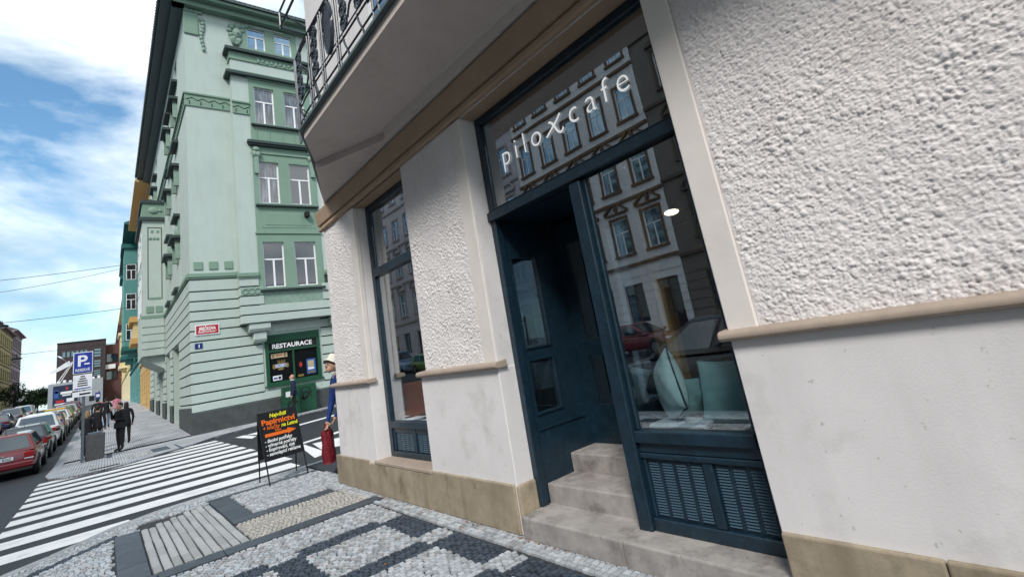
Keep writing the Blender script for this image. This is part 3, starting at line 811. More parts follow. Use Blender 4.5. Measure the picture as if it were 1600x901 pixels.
# steps
def step(nm, a, b, y0, y1, z0, z1):
    mk(nm, MB().box(a, b, y0, y1, z0, z1), MATS['step'], cafe, bevel=0.012, seg=2)
step('step', -3.452, -2.43, 2.545, 3.0, -0.01, 0.155)
step('step', -2.428, -1.382, 2.546, 3.0, -0.01, 0.155)
step('step', -3.44, -2.36, 2.862, 3.4, 0.1, 0.308)
step('step', -3.46, -2.36, 3.194, 3.9, 0.15, 0.460)
mk('shopfront_base', MB().box(-2.36, -1.39, 2.80, 2.86, 0.15, 0.72), MATS['teal_wood'], cafe)
# glazed side of the porch
XS_ = -3.44
sp = MB()
for (y0, y1, z0, z1) in ((2.84, 2.89, 0.16, 2.585), (3.19, 3.53, 0.16, 2.585), (2.89, 3.19, 2.24, 2.585), (2.89, 3.19, 1.30, 1.42), (2.89, 3.19, 0.16, 0.86)):
    sp.box(XS_ - 0.04, XS_, y0, y1, z0, z1)
side = mk('porch_side', sp, MATS['teal_wood'], cafe)
for (z0, z1) in ((0.86, 1.30), (1.42, 2.24)):
    mk('pane', MB().box(XS_ - 0.025, XS_ - 0.018, 2.89, 3.19, z0, z1), MATS['door_glass'], side)
    mk('pane_bead', MB().box(XS_, XS_ + 0.012, 2.88, 3.20, z0 - 0.015, z0).box(XS_, XS_ + 0.012, 2.88, 3.20, z1, z1 + 0.015).box(XS_, XS_ + 0.012, 2.875, 2.89, z0, z1).box(XS_, XS_ + 0.012, 3.19, 3.205, z0, z1), MATS['teal_wood'], side)
mk('panel_moulding', MB().box(XS_ + 0.0005, XS_ + 0.012, 2.87, 3.45, 0.72, 0.745), MATS['teal_wood'], side)
# door
YD = 3.52
dm = MB()
for (x0, x1, z0, z1) in ((-3.44, -3.31, 0.46, 2.56), (-2.62, -2.37, 0.46, 2.56), (-3.31, -2.62, 2.34, 2.56), (-3.31, -2.62, 1.24, 1.39), (-3.31, -2.62, 0.46, 0.80)):
    dm.box(x0, x1, YD, YD + 0.05, z0, z1)
door = mk('door', dm, MATS['teal_wood'], cafe)
for (z0, z1) in ((0.80, 1.24), (1.39, 2.34)):
    mk('pane', MB().box(-3.31, -2.62, YD + 0.02, YD + 0.027, z0, z1), MATS['door_glass'], door)
hd = MB(); hd.cyl((-2.68, YD - 0.05, 1.45), (-2.68, YD - 0.05, 1.75), 0.012); hd.cyl((-2.68, YD, 1.5), (-2.68, YD - 0.05, 1.5), 0.009); hd.cyl((-2.68, YD, 1.7), (-2.68, YD - 0.05, 1.7), 0.009)
mk('handle', hd, MATS['iron_light'], door)
mk('porch_ceiling', MB().box(-3.48, -2.36, 2.86, 3.6, 2.60, 2.66), MATS['teal_wood'], cafe)
# partition between porch and window seat (glazed)
pa = MB()
for (y0, y1, z0, z1) in ((2.86, 2.90, 0.75, 2.58), (3.46, 3.52, 0.4, 2.58), (2.90, 3.46, 2.45, 2.58), (2.90, 3.46, 0.4, 0.9)):
    pa.box(-2.385, -2.345, y0, y1, z0, z1)
part = mk('porch_partition', pa, MATS['teal_wood'], cafe)
mk('pane', MB().box(-2.368, -2.362, 2.90, 3.46, 0.9, 2.45), MATS['door_glass'], part)
# inside
m = MB()
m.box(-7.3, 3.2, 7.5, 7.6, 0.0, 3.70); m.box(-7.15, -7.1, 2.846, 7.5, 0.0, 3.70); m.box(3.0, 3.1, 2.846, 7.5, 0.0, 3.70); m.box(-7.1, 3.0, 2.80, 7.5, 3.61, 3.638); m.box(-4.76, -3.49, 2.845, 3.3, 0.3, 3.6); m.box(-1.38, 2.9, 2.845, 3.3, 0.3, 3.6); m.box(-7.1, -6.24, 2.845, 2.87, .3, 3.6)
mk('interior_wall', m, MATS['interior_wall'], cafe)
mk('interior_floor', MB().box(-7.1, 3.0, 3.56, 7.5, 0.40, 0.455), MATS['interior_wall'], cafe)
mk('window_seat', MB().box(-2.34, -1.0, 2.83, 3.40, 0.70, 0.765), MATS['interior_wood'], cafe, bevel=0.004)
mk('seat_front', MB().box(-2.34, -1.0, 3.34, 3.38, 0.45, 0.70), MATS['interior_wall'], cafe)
mk('post', MB().box(-2.36, -2.27, 3.42, 3.52, 0.45, 3.6), MATS['wood_post'], cafe, bevel=0.01)

# small window on the left
wn = thing  # (kept simple: the window belongs to the house)
bar('frame_post', -6.222, -6.13, 0.386, 3.64); bar('frame_post', -4.865, -4.77, 0.386, 3.64)
bar('frame_rail', -6.128, -4.866, 3.54, 3.638); bar('transom_bar', -6.128, -4.866, 2.635, 2.74, YF - 0.045)
bar('frame_rail', -6.128, -4.866, 0.72, 0.80, YF - 0.03); bar('bottom_rail', -6.128, -4.866, 0.386, 0.45)
bar('vent_stile', -6.128, -6.08, 0.451, 0.719, YF - 0.005); bar('vent_stile', -5.60, -5.53, 0.451, 0.719, YF - 0.005); bar('vent_stile', -4.96, -4.866, 0.451, 0.719, YF - 0.005)
bar('frame_rail', -6.08, -4.96, 0.66, 0.719, YF + 0.0)
mk('transom_pane', MB().box(-6.129, -4.867, YF + 0.012, YF + 0.018, 2.74, 3.54), MATS['shop_glass'], cafe)
mk('window_pane', MB().box(-6.129, -4.867, YF + 0.012, YF + 0.018, 0.80, 2.635), MATS['shop_glass'], cafe)
for (a, b) in ((-6.08, -5.60), (-5.53, -4.96)):
    vp = mk('vent_panel', MB().box(a, b, YF + 0.012, YF + 0.03, 0.451, 0.66), MATS['teal_wood'], cafe)
    for ci in range(4):
        for r_ in range(9):
            link('louvre', lou_me, vp, Matrix.Translation((a + 0.07 + ci * 0.113, YF + 0.012, 0.648 - 0.0215 * r_)) @ Matrix.Diagonal((1.25, 1, 1.3, 1)))
mk('window_seat', MB().box(-6.9, -4.78, 2.875, 3.4, 0.66, 0.72), MATS['interior_wood'], cafe)

# ------------------------------------------------------------------ things inside the cafe
def pillow(name, label, matn, w, h, t, M, group=None):
    n = 17; V = []; F = []
    for s_ in (-1, 1):
        for j in range(n):
            for i in range(n):
                u = -1 + 2 * i / (n - 1); v = -1 + 2 * j / (n - 1)
                e = max(0.0, (1 - u * u) * (1 - v * v)) ** 0.42
                pin = 1 - 0.07 * (1 - abs(u) ** 3) * (abs(v) ** 4) ; pin2 = 1 - 0.07 * (1 - abs(v) ** 3) * (abs(u) ** 4)
                wr = 0.004 * math.sin(9 * u + 5 * v + s_) * e + 0.003 * math.sin(17 * v - 4 * u) * e
                V.append((u * w / 2 * pin2, s_ * (e * t / 2) + wr, v * h / 2 * pin))
    for s_ in range(2):
        o = s_ * n * n
        for j in range(n - 1):
            for i in range(n - 1):
                q = (o + j * n + i, o + j * n + i + 1, o + (j + 1) * n + i + 1, o + (j + 1) * n + i)
                F.append(q if s_ == 0 else q[::-1])
    me = bpy.data.meshes.new(name); me.from_pydata(V, [], F); me.materials.append(MATS[matn])
    me.polygons.foreach_set('use_smooth', [True] * len(F)); me.update()
    root = link(name, None, None, M); root.empty_display_size = 0.1; tag(root, label, 'cushion', group)
    link('cover', me, root, M)
    bd = []
    for i in range(n): bd.append(V[i])
    for j in range(1, n): bd.append(V[j * n + n - 1])
    for i in range(n - 2, -1, -1): bd.append(V[(n - 1) * n + i])
    for j in range(n - 2, 0, -1): bd.append(V[j * n])
    mk('piping', MB().tube([(p[0], 0, p[2]) for p in bd], 0.007, 6, closed=True), MATS['piping'], root, M=M)
    return root
R_ = lambda a, ax: Matrix.Rotation(math.radians(a), 4, ax)
T_ = lambda x, y, z: Matrix.Translation((x, y, z))
pillow('cushion', 'pale mint cushion leaning edge-on in the cafe window', 'cushion_mint', 0.42, 0.42, 0.17, T_(-2.13, 3.02, 1.005) @ R_(-40, 'Z') @ R_(-24, 'Y'))
pillow('cushion', 'small teal cushion behind the pale mint one in the window', 'cushion_teal', 0.26, 0.26, 0.10, T_(-2.08, 3.26, 0.90) @ R_(25, 'Z') @ R_(-18, 'X'))
pillow('cushion', 'square dark teal cushion standing at the right of the cafe window', 'cushion_teal', 0.40, 0.40, 0.15, T_(-1.68, 2.98, 0.965) @ R_(6, 'Z') @ R_(-10, 'X') @ R_(3, 'Y'))
sb = thing('seat_pad', 'flat white seat pad lying under the mint cushion', 'seat pad', (-2.05, 2.95, 0.766))
mk('pad', MB().box(-2.26, -1.83, 2.85, 3.08, 0.767, 0.795), MATS['white_foam'], sb, bevel=0.01, M=None)
mk('tag_strip', MB().box(-1.90, -1.80, 2.86, 3.10, 0.796, 0.815), MATS['white_foam'], sb, bevel=0.006)
for i, (x, y, z, lb) in enumerate(((-4.22, 4.5, 3.42, 'lit pendant lamp seen through the cafe sign pane'), (-3.01, 4.5, 3.15, 'lit pendant lamp near the top of the big cafe pane'), (-2.67, 4.5, 2.50, 'lowest lit pendant lamp inside the cafe'))):
    lp = thing('pendant_lamp', lb, 'lamp', (x, y, z), 'pendant lamps in the cafe')
    mk('lamp_bulb', MB().ball((x, y, z), (0.075, 0.075, 0.03), 14, 8), MATS['lamp_glow'], lp, smooth=True)
    sh = MB(); ring = [(0.03, 0.10), (0.06, 0.08), (0.11, 0.0)]
    nn = 16
    sh.add([(x + r * math.cos(2 * math.pi * k / nn), y + r * math.sin(2 * math.pi * k / nn), z + h + 0.01) for r, h in ring for k in range(nn)], [(a * nn + k, a * nn + (k + 1) % nn, (a + 1) * nn + (k + 1) % nn, (a + 1) * nn + k) for a in range(2) for k in range(nn)])
    mk('lamp_shade', sh, MATS['dark'], lp)
    mk('cord', MB().cyl((x, y, z + 0.1), (x, y, 3.61), 0.004, n=5), MATS['dark'], lp)
# orange lounge chair in the small window
ch = thing('lounge_chair', 'orange upholstered chair behind the narrow window', 'chair', (-6.1, 3.1, 0.72))
cm = MB()
prof = [(-5.80, 0.72), (-5.83, 1.0), (-5.78, 1.22), (-5.70, 1.25), (-5.62, 1.1), (-5.56, 0.86), (-5.5, 0.76)]
for i, y in enumerate((2.92, 2.97, 3.25, 3.30)):
    pass
cm.extrude([(-6.36, 0.76), (-6.46, 1.02), (-6.42, 1.20), (-5.82, 1.22), (-5.74, 1.0), (-5.84, 0.76)], 3.10, 3.20, 'y')
mk('backrest', cm, MATS['orange_seat'], ch, bevel=0.03, seg=3)
mk('seat', MB().box(-6.36, -5.82, 2.96, 3.19, 0.78, 0.86), MATS['orange_seat'], ch, bevel=0.03, seg=3)
for (x, y) in ((-6.3, 2.98), (-5.87, 2.98), (-6.3, 3.16), (-5.87, 3.16)):
    mk('leg', MB().cyl((x, y, 0.722), (x, y, 0.81), 0.015), MATS['dark'], ch)
bk = thing('book_stack', 'two white edged books lying in front of the orange chair', 'books', (-5.9, 2.92, 0.72))
mk('book', MB().box(-6.06, -5.62, 2.88, 2.95, 0.722, 0.75), MATS['white_foam'], bk, bevel=0.003); mk('book', MB().box(-6.05, -5.63, 2.882, 2.948, 0.752, 0.775), MATS['orange_seat'], bk, bevel=0.003); mk('book', MB().box(-6.06, -5.62, 2.88, 2.95, 0.777, 0.80), MATS['white_foam'], bk, bevel=0.003)

# cafe furniture in the dim room
tb = thing('cafe_table', 'small dark cafe table inside behind the window seat', 'table', (-1.9, 4.6, 0.455))
mk('table_top', MB().cyl((-1.9, 4.6, 1.18), (-1.9, 4.6, 1.21), .38, n=24), MATS['interior_wood'], tb); mk('leg', MB().cyl((-1.9, 4.6, .47), (-1.9, 4.6, 1.18), .03), MATS['dark'], tb); mk('foot', MB().cyl((-1.9, 4.6, .456), (-1.9, 4.6, .47), .22, n=16), MATS['dark'], tb)
for (x, y, rz, lb) in ((-2.55, 4.7, 90, 'wooden cafe chair on the door side of the small table'), (-1.3, 4.5, -100, 'wooden cafe chair right of the small table inside')):
    M = T_(x, y, .455) @ R_(rz, 'Z'); t = link('cafe_chair', None, None, M); tag(t, lb, 'chair', 'chairs inside the cafe')
    mk('seat', MB().box(-.2, .2, -.2, .2, .43, .46), MATS['wood_post'], t, bevel=.01, M=M); mk('backrest', MB().box(-.2, .2, .17, .2, .65, .88), MATS['wood_post'], t, bevel=.01, M=M)
    for (a, b, h) in ((-.18, -.18, .43), (.18, -.18, .43), (-.18, .185, .88), (.18, .185, .88)): mk('leg', MB().cyl((a, b, 0), (a, b, h), .016), MATS['dark'], t, M=M)
ct = thing('bar_counter', 'dark wooden bar counter at the back of the cafe', 'counter', (-3.5, 6.4, 0.455))
mk('front', MB().box(-5.6, -1.4, 6.1, 6.7, .456, 1.5), MATS['interior_wood'], ct); mk('worktop', MB().box(-5.7, -1.3, 6.0, 6.75, 1.501, 1.55), MATS['dark'], ct)
for k in range(3): mk('shelf', MB().box(-5.4, -1.6, 7.2, 7.49, 1.9 + .5 * k, 1.93 + .5 * k), MATS['interior_wood'], ct)

# ------------------------------------------------------------------ facade tools
class Face:                                                # local u right (seen from outside), d into the house, z up
    def __init__(s, org, u):
        u = Vector((u[0], u[1], 0)).normalized(); d = Vector((-u.y, u.x, 0))
        s.M = Matrix(((u.x, d.x, 0, org[0]), (u.y, d.y, 0, org[1]), (0, 0, 1, org[2]), (0, 0, 0, 1)))
    def mb(s):
        m = MB(); m.M = s.M; return m
def wall_grid(m, u0, u1, z0, z1, ops, d=0.0, depth=0.25, mi=0):
    us = sorted(set([u0, u1] + [min(max(t, u0), u1) for o in ops for t in o[:2]]))
    zs = sorted(set([z0, z1] + [min(max(t, z0), z1) for o in ops for t in o[2:4]]))
    for a, b in zip(us[:-1], us[1:]):
        for c, e in zip(zs[:-1], zs[1:]):
            cu, cz = (a + b) / 2, (c + e) / 2
            if any(o[0] < cu < o[1] and o[2] < cz < o[3] for o in ops): continue
            m.quad((a, d, c), (b, d, c), (b, d, e), (a, d, e), mi)
    for o in ops:
        a, b, c, e = o[:4]
        m.quad((a, d, c), (a, d + depth, c), (a, d + depth, e), (a, d, e), mi); m.quad((b, d + depth, c), (b, d, c), (b, d, e), (b, d + depth, e), mi)
        m.quad((a, d + depth, e), (b, d + depth, e), (b, d, e), (a, d, e), mi); m.quad((a, d, c), (b, d, c), (b, d + depth, c), (a, d + depth, c), mi)
WCACHE = {}
def window(fc, parent, u0, u1, z0, z1, d, frame='white_frame', pane='pane_curtain', style='T', fw=0.06, name='window'):
    w, h = round(u1 - u0, 3), round(z1 - z0, 3)
    key = (w, h, frame, pane, style)
    if key not in WCACHE:
        m = MB(); k = fw
        m.box(0, k, 0, .05, 0, h); m.box(w - k, w, 0, .05, 0, h); m.box(k, w - k, 0, .05, 0, k); m.box(k, w - k, 0, .05, h - k, h)
        ps = []
        if style == 'T':
            zt = h * 0.62
            m.box(k, w - k, -.015, .05, zt - k * .6, zt + k * .6); m.box(w / 2 - k * .7, w / 2 + k * .7, -.01, .05, k, zt - k * .6)
            ps = [(k, w - k, zt + k * .6, h - k), (k, w / 2 - k * .7, k, zt - k * .6), (w / 2 + k * .7, w - k, k, zt - k * .6)]
        elif style == 'H':
            m.box(k, w - k, -.01, .05, h * .5 - k * .6, h * .5 + k * .6)
            ps = [(k, w - k, k, h * .5 - k * .6), (k, w - k, h * .5 + k * .6, h - k)]
        elif style == 'V':
            m.box(w / 2 - k * .6, w / 2 + k * .6, -.01, .05, k, h - k); ps = [(k, w / 2 - k * .6, k, h - k), (w / 2 + k * .6, w - k, k, h - k)]
        else:
            ps = [(k, w - k, k, h - k)]
        WCACHE[key] = (m.mesh(name, MATS[frame]), [MB().box(p[0], p[1], .02, .03, p[2], p[3]).mesh('pane', MATS[pane]) for p in ps])
    me, pn = WCACHE[key]
    M = fc.M @ Matrix.Translation((u0, d, z0))
    o = link(name, me, parent, M)
    for p in pn: link('pane', p, o, M)
    return o

# ------------------------------------------------------------------ green corner house
GX, GY = -26.03, 2.9
gh = thing('green_corner_house', 'pale green art nouveau corner house with bay and street sign', 'building', (GX, GY, 0))
FR = Face((GX, GY, 0), (0, 1))                             # right face, u = y - 2.9
FL = Face((GX, GY, 0), (1, 0))                             # left face, u = x - GX (negative)
EV = 21.4
BU0, BU1, BD = 1.93, 6.75, -0.55                           # bay on the right face
def G(mn, nm, mb, **k): return mk(nm, mb, MATS[mn], gh, **k)
# windows of the right face
prs = [(2.96, 3.93), (4.44, 5.48)]
rows = [(6.06, 8.32), (10.36, 12.60), (14.76, 16.86)]
bops = [(a, b, z0, z1) for (z0, z1) in rows for (a, b) in prs]
top = [(2.90, 3.82, 19.55, 20.85), (4.32, 5.22, 19.55, 20.85)]
shop = (2.93, 5.46, 1.45, 3.82)
m = FR.mb(); wall_grid(m, 0, 14, 0, EV, top + [shop], 0.0, 0.22); 
fl_len = 26.0
zrow = [(7.1, 9.3), (11.0, 13.3), (15.2, 17.3), (18.9, 20.4)]
lop = [(-4.9, -3.7), (-8.9, -7.7), (-19.4, -18.2), (-22.6, -21.4)]
lops = [(a, b, z0, z1) for (a, b) in lop for (z0, z1) in zrow]
doors = [(-7.9, -4.5, 0.3, 4.35), (-12.0, -9.3, 0.5, 4.35), (-17.0, -14.2, 0.7, 4.4), (-22.5, -19.5, 0.9, 4.5)]
m.M = FL.M; wall_grid(m, -fl_len, 0, 0, EV, lops + doors, 0.0, 0.3)
m.quad((-fl_len, 0, 0), (-fl_len, 12, 0), (-fl_len, 12, EV), (-fl_len, 0, EV))
G('green_wall', 'wall', m)
# bay
m = FR.mb(); wall_grid(m, BU0, BU1, 4.45, 18.3, bops, BD, 0.22)
m.quad((BU0, 0, 4.45), (BU0, BD, 4.45), (BU0, BD, 18.3), (BU0, 0, 18.3)); m.quad((BU1, BD, 4.45), (BU1, 0, 4.45), (BU1, 0, 18.3), (BU1, BD, 18.3))
m.quad((BU0, 0, 4.45), (BU1, 0, 4.45), (BU1, BD, 4.45), (BU0, BD, 4.45)); m.quad((BU0, BD, 18.3), (BU1, BD, 18.3), (BU1, 0, 18.3), (BU0, 0, 18.3))
G('green_wall', 'bay', m)
for (z0, z1) in rows:
    for j, (a, b) in enumerate(prs):
        window(FR, gh, a, b, z0, z1, BD + 0.10, pane=('pane_curtain', 'pane_dark', 'pane_curtain', 'pane_curtain', 'pane_dark', 'pane_dark')[(int(z0) // 4 + j * 3) % 6])
for (a, b, z0, z1) in top: window(FR, gh, a, b, z0, z1, 0.08, style='T', pane='pane_sky')
# darker green surround of the window axis on the bay, slightly proud
for (z0, z1) in rows:
    m = FR.mb(); wall_grid(m, 2.72, 5.80, z0 - 0.12, z1 + 0.42, [(a - .0, b + .0, z0, z1) for (a, b) in prs], BD - 0.035, 0.035); G('green_mid', 'window_surround', m)
    m = FR.mb(); m.box(2.66, 5.86, BD - 0.09, BD - 0.034, z1 + 0.42, z1 + 0.50); G('green_mid', 'hood_fillet', m)
    m = FR.mb(); m.box(2.74, 5.78, BD - 0.20, BD - 0.036, z0 - 0.20, z0 - 0.12); G('green_dark_trim', 'window_sill', m)
m = FR.mb(); m.box(2.72, 5.80, BD - 0.03, BD - 0.001, 8.75, 10.14); G('green_mid', 'spandrel', m)
for (a, b, c, e, dd) in ((2.98, 5.55, 9.05, 9.95, 0.045), (3.14, 5.40, 9.18, 9.82, 0.06)):
    m = FR.mb(); m.box(a, b, BD - dd, BD - 0.0305, c, e); G('green_mid', 'panel_frame', m, bevel=0.02)
m = FR.mb(); m.box(5.02, 5.26, BD - 0.30, BD - 0.06, 9.62, 9.9); m.box(5.08, 5.2, BD - 0.2, BD - 0.05, 9.9, 9.96); G('dark', 'wall_lamp', m, bevel=0.03)
m = FR.mb(); m.box(2.92, 5.62, BD - 0.03, BD - 0.001, 5.2, 5.86); G('green_relief', 'relief_panel', m)
m = FR.mb(); m.box(2.72, 5.80, BD - 0.03, BD - 0.001, 13.10, 14.50); G('green_mid', 'spandrel', m)
m = FR.mb(); m.box(2.5, 5.95, BD - 0.30, BD - 0.031, 13.52, 13.66); m.box(2.56, 5.9, BD - 0.22, BD - 0.031, 13.42, 13.519); G('green_dark_trim', 'hood_mould', m)
for k in range(5):
    u = 2.95 + 0.62 * k
    m = FR.mb(); m.box(u, u + 0.05, BD - 0.06, BD - 0.031, 13.75, 14.45); G('green_mid', 'spandrel_rib', m)
for u in (2.78, 5.52):
    m = FR.mb(); m.box(u, u + .2, BD - 0.16, BD - 0.031, 11.9, 13.35); m.ball((u + .02, BD - 0.14, 12.95), (.13, .09, .16), 8, 6); m.ball((u + .2, BD - 0.14, 12.95), (.13, .09, .16), 8, 6); m.ball((u + .1, BD - 0.16, 13.2), (.17, .1, .12), 8, 6)
    G('green_relief', 'bracket', m)
# parapet on top of the bay
for (z0, z1, o_, mn) in ((17.35, 17.50, 0.26, 'green_dark_trim'), (17.5, 17.62, 0.14, 'green_mid'), (18.30, 18.74, 0.06, 'green_mid'), (18.74, 18.90, 0.26, 'green_dark_trim')):
    m = FR.mb(); m.box(BU0 - o_, BU1 + o_, BD - o_, -0.001, z0, z1); G(mn, 'bay_cornice', m)
m = FR.mb()
for k in range(12):
    a = 3.2 + 0.22 * k; m.box(a, a + .12, BD - 0.10, BD - 0.061, 18.36 + .05 * (k % 2), 18.56 + .05 * (k % 2))
G('green_relief', 'relief_panel', m)
# string courses and the zigzag band
def zig(u0, u1, d, fc, z0, z1, mn='green_mid'):
    m = fc.mb(); m.box(u0, u1, d - 0.06, d - 0.001, z0, z1); G(mn, 'zigzag_band', m)
    m = fc.mb(); m.box(u0 - .03, u1 + .03, d - 0.12, d - 0.001, z1, z1 + 0.09); G('green_dark_trim' if False else 'green_mid', 'band_cap', m)
    L = max(2, int((u1 - u0) / 0.22)); pts = [(u0 + (u1 - u0) * i / L, d - 0.065, z0 + (z1 - z0) * (0.72 if i % 2 else 0.5)) for i in range(L + 1)]
    m = fc.mb(); m.tube(pts, 0.022, 4)
    for i in range(0, L, 2):
        uu = u0 + (u1 - u0) * (i + .5) / L; m.box(uu, uu + .04, d - 0.08, d - 0.06, z0 + .08, z0 + (z1 - z0) * .42)
    G('green_joint', 'zigzag_line', m)
zig(0.0, BU0, 0, FR, 15.50, 16.12); zig(BU0, 2.70, BD, FR, 15.15, 15.75); zig(-fl_len, 0.06, 0, FL, 15.50, 16.12); zig(5.82, BU1, BD, FR, 15.15, 15.75)
def string(fc, u0, u1, d, z0, z1):
    m = fc.mb(); m.box(u0, u1, d - 0.14, d - 0.001, z0, z1); G('green_mid', 'string_course', m, bevel=0.02)
    m = fc.mb(); m.box(u0, u1, d - 0.10, d - 0.002, z0 - 0.06, z0 - 0.001); G('green_mid', 'string_shadow_line', m)  # mid-green strip added for the shadow line under the course
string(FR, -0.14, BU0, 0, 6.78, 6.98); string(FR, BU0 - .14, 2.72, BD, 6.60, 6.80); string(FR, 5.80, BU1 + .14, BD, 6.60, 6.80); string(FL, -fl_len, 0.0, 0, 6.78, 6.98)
for (a, b) in ((0.14, 0.50), (0.75, 1.11), (1.38, 1.73)):
    m = FR.mb(); m.box(a, b, -0.05, -0.001, 7.16, 7.53); G('green_mid', 'square_ornament', m, bevel=0.01)
# rusticated courses, each its own block row
zj = [0.88, 1.25, 1.65, 2.09, 2.54, 2.98, 3.44, 3.90, 4.36, 4.80, 5.24, 5.69, 6.14, 6.70]
g_ = 0.030
for z0, z1 in zip(zj[:-1], zj[1:]):
    fcur = FR
    class _C:
        def box(s_, *q):
            t = fcur.mb(); t.box(*q); G('green_wall', 'stone_course', t, bevel=0.01)
    m = _C()
    segs = [(-0.05, 14.0)]
    if z1 > shop[2] and z0 < shop[3]: segs = [(-0.05, shop[0] - .1), (shop[1] + .1, 14.0)]
    if z0 >= 4.3: segs = [(-0.05, BU0 - 0.001), (BU1 + .001, 14.0)]
    for a, b in segs: m.box(a, b, -0.05, -0.001, z0 + g_, z1 - g_)
    if z0 >= 4.7 and z1 < 6.2:
        for a, b in ((BU0 - .05, 2.90), (5.64, BU1 + .05)) if z0 > 5.1 else ((BU0 - .05, BU1 + .05),): m.box(a, b, BD - 0.05, BD - 0.001, z0 + g_, z1 - g_)
        m.box(BU0 - .05, BU0 - .001, BD, -0.06, z0 + g_, z1 - g_)
    elif z0 < 4.5 and z1 > 4.5: m.box(BU0 - .05, BU1 + .05, BD - 0.05, BD - 0.001, 4.42, z1 - g_); m.box(BU0 - .05, BU0 - .001, BD, -0.06, 4.42, z1 - g_)
    elif z0 > 6: m.box(BU0 - .05, 2.7, BD - 0.05, BD - 0.001, z0 + g_, 6.54); m.box(BU0 - .05, BU0 - .001, BD, -0.06, z0 + g_, 6.54)
    fcur = FL
    cuts = sorted([(d_[0], d_[1]) for d_ in doors if z1 > d_[2] and z0 < d_[3]] + ([(-17.6, -12.0)] if z0 >= 4.5 else []), key=lambda t: -t[1])
    e = -0.001
    for a, b in cuts: m.box(b, e, -0.05, -0.001, z0 + g_, z1 - g_); e = a
    m.box(-fl_len, e, -0.05, -0.001, z0 + g_, z1 - g_)
m = FR.mb(); m.box(BU0 - .02, 2.88, BD - 0.06, BD - 0.051, 5.72, 6.1)
for k in range(3): m.tube([(2.1 + .26 * k + .12 * math.cos(a), BD - 0.065, 5.91 + .12 * math.sin(a)) for a in np.linspace(0, 6.28, 10)[:-1]], .03, 5, closed=True)
G('green_relief', 'relief_panel', m)
# mortar behind the courses
m = FR.mb()
for (a, b, c, e, d) in ((-.01, 2.80, .9, 4.4, 0), (5.58, 14, .9, 4.4, 0), (-.01, BU0 - .004, 4.4, 6.7, 0), (BU1 + .004, 14, 4.4, 6.7, 0)): m.box(a, b, d - .012, d - .0008, c, e)
m.box(BU0 - .01, BU1 + .01, BD - .012, BD - .0008, 4.46, 5.2); m.box(BU0 - .01, 2.70, BD - .012, BD - .0008, 5.2, 6.55); m.box(5.82, BU1 + .01, BD - .012, BD - .0008, 5.2, 6.55); m.box(BU0 - .012, BU0 - .0008, BD, -.06, 4.46, 6.55)
m.M = FL.M; e_ = -.001
for d_ in doors: m.box(d_[1], e_, -.012, -.0008, .9, 4.5); e_ = d_[0]
m.box(-fl_len, e_, -.012, -.0008, .9, 4.5); m.box(-12, -.001, -.012, -.0008, 4.5, 6.7); m.box(-fl_len, -17.6, -.012, -.0008, 4.5, 6.7)
G('green_joint', 'joint_mortar', m)
# plinth
m = FR.mb(); m.box(-0.09, 3.45, -0.09, -0.001, -0.1, 0.86); m.box(5.05, 14, -0.09, -0.001, -0.1, 0.86); m.box(3.45, 5.05, -0.06, -0.001, -0.1, 0.86); G('dark_plinth', 'plinth', m)
e = -0.001; m = FL.mb()
for d_ in doors: m.box(d_[1], e, -0.09, -0.0005, -0.1, 0.87 + max(0, zg(GX + d_[1]))); e = d_[0]
m.box(-fl_len, e, -0.09, -0.0005, -0.1, 2.0); G('dark_plinth', 'plinth', m)
for d_ in doors:
    m = FL.mb(); m.box(d_[0], d_[1], 0.28, 0.34, d_[2] - 0.5, d_[3]); dd = G('green_shop', 'house_door', m)
    m = FL.mb(); m.box(d_[0] + .5, d_[1] - .5, 0.25, 0.279, 1.6, d_[3] - .4); mk('pane', m, MATS['pane_dark'], dd)
    m = FL.mb(); m.box(d_[0] + 1.2, d_[0] + 1.3, 0.24, 0.279, d_[2], d_[3]); mk('door_rail', m, MATS['green_mid'], dd)
for (a, b) in lop:
    for i, (z0, z1) in enumerate(zrow):
        window(FL, gh, a, b, z0, z1, 0.12, pane='pane_dark')
        m = FL.mb(); m.box(a - .25, b + .25, -0.28, -0.001, z0 - 0.16, z0 - 0.02); G('green_dark_trim', 'window_sill', m)
        if i < 3:
            m = FL.mb(); m.box(a - .3, b + .3, -0.42, -0.001, z1 + .35, z1 + .50); m.box(a - .2, b + .2, -0.25, -0.0005, z1 + .2, z1 + .349); G('green_dark_trim', 'hood_mould', m)
            m = FL.mb(); m.box(a - .12, a + .06, -0.22, -0.001, z1 - .7, z1 + .2); G('green_relief', 'bracket', m); m = FL.mb(); m.box(b - .06, b + .12, -0.22, -0.001, z1 - .7, z1 + .2); G('green_relief', 'bracket', m)
    m = FL.mb(); m.box(a - .12, b + .12, -0.06, -0.001, 9.6, 10.75); m.ball(((a + b) / 2, -0.06, 10.1), (.4, .12, .45), 10, 6); G('green_relief', 'relief_panel', m)
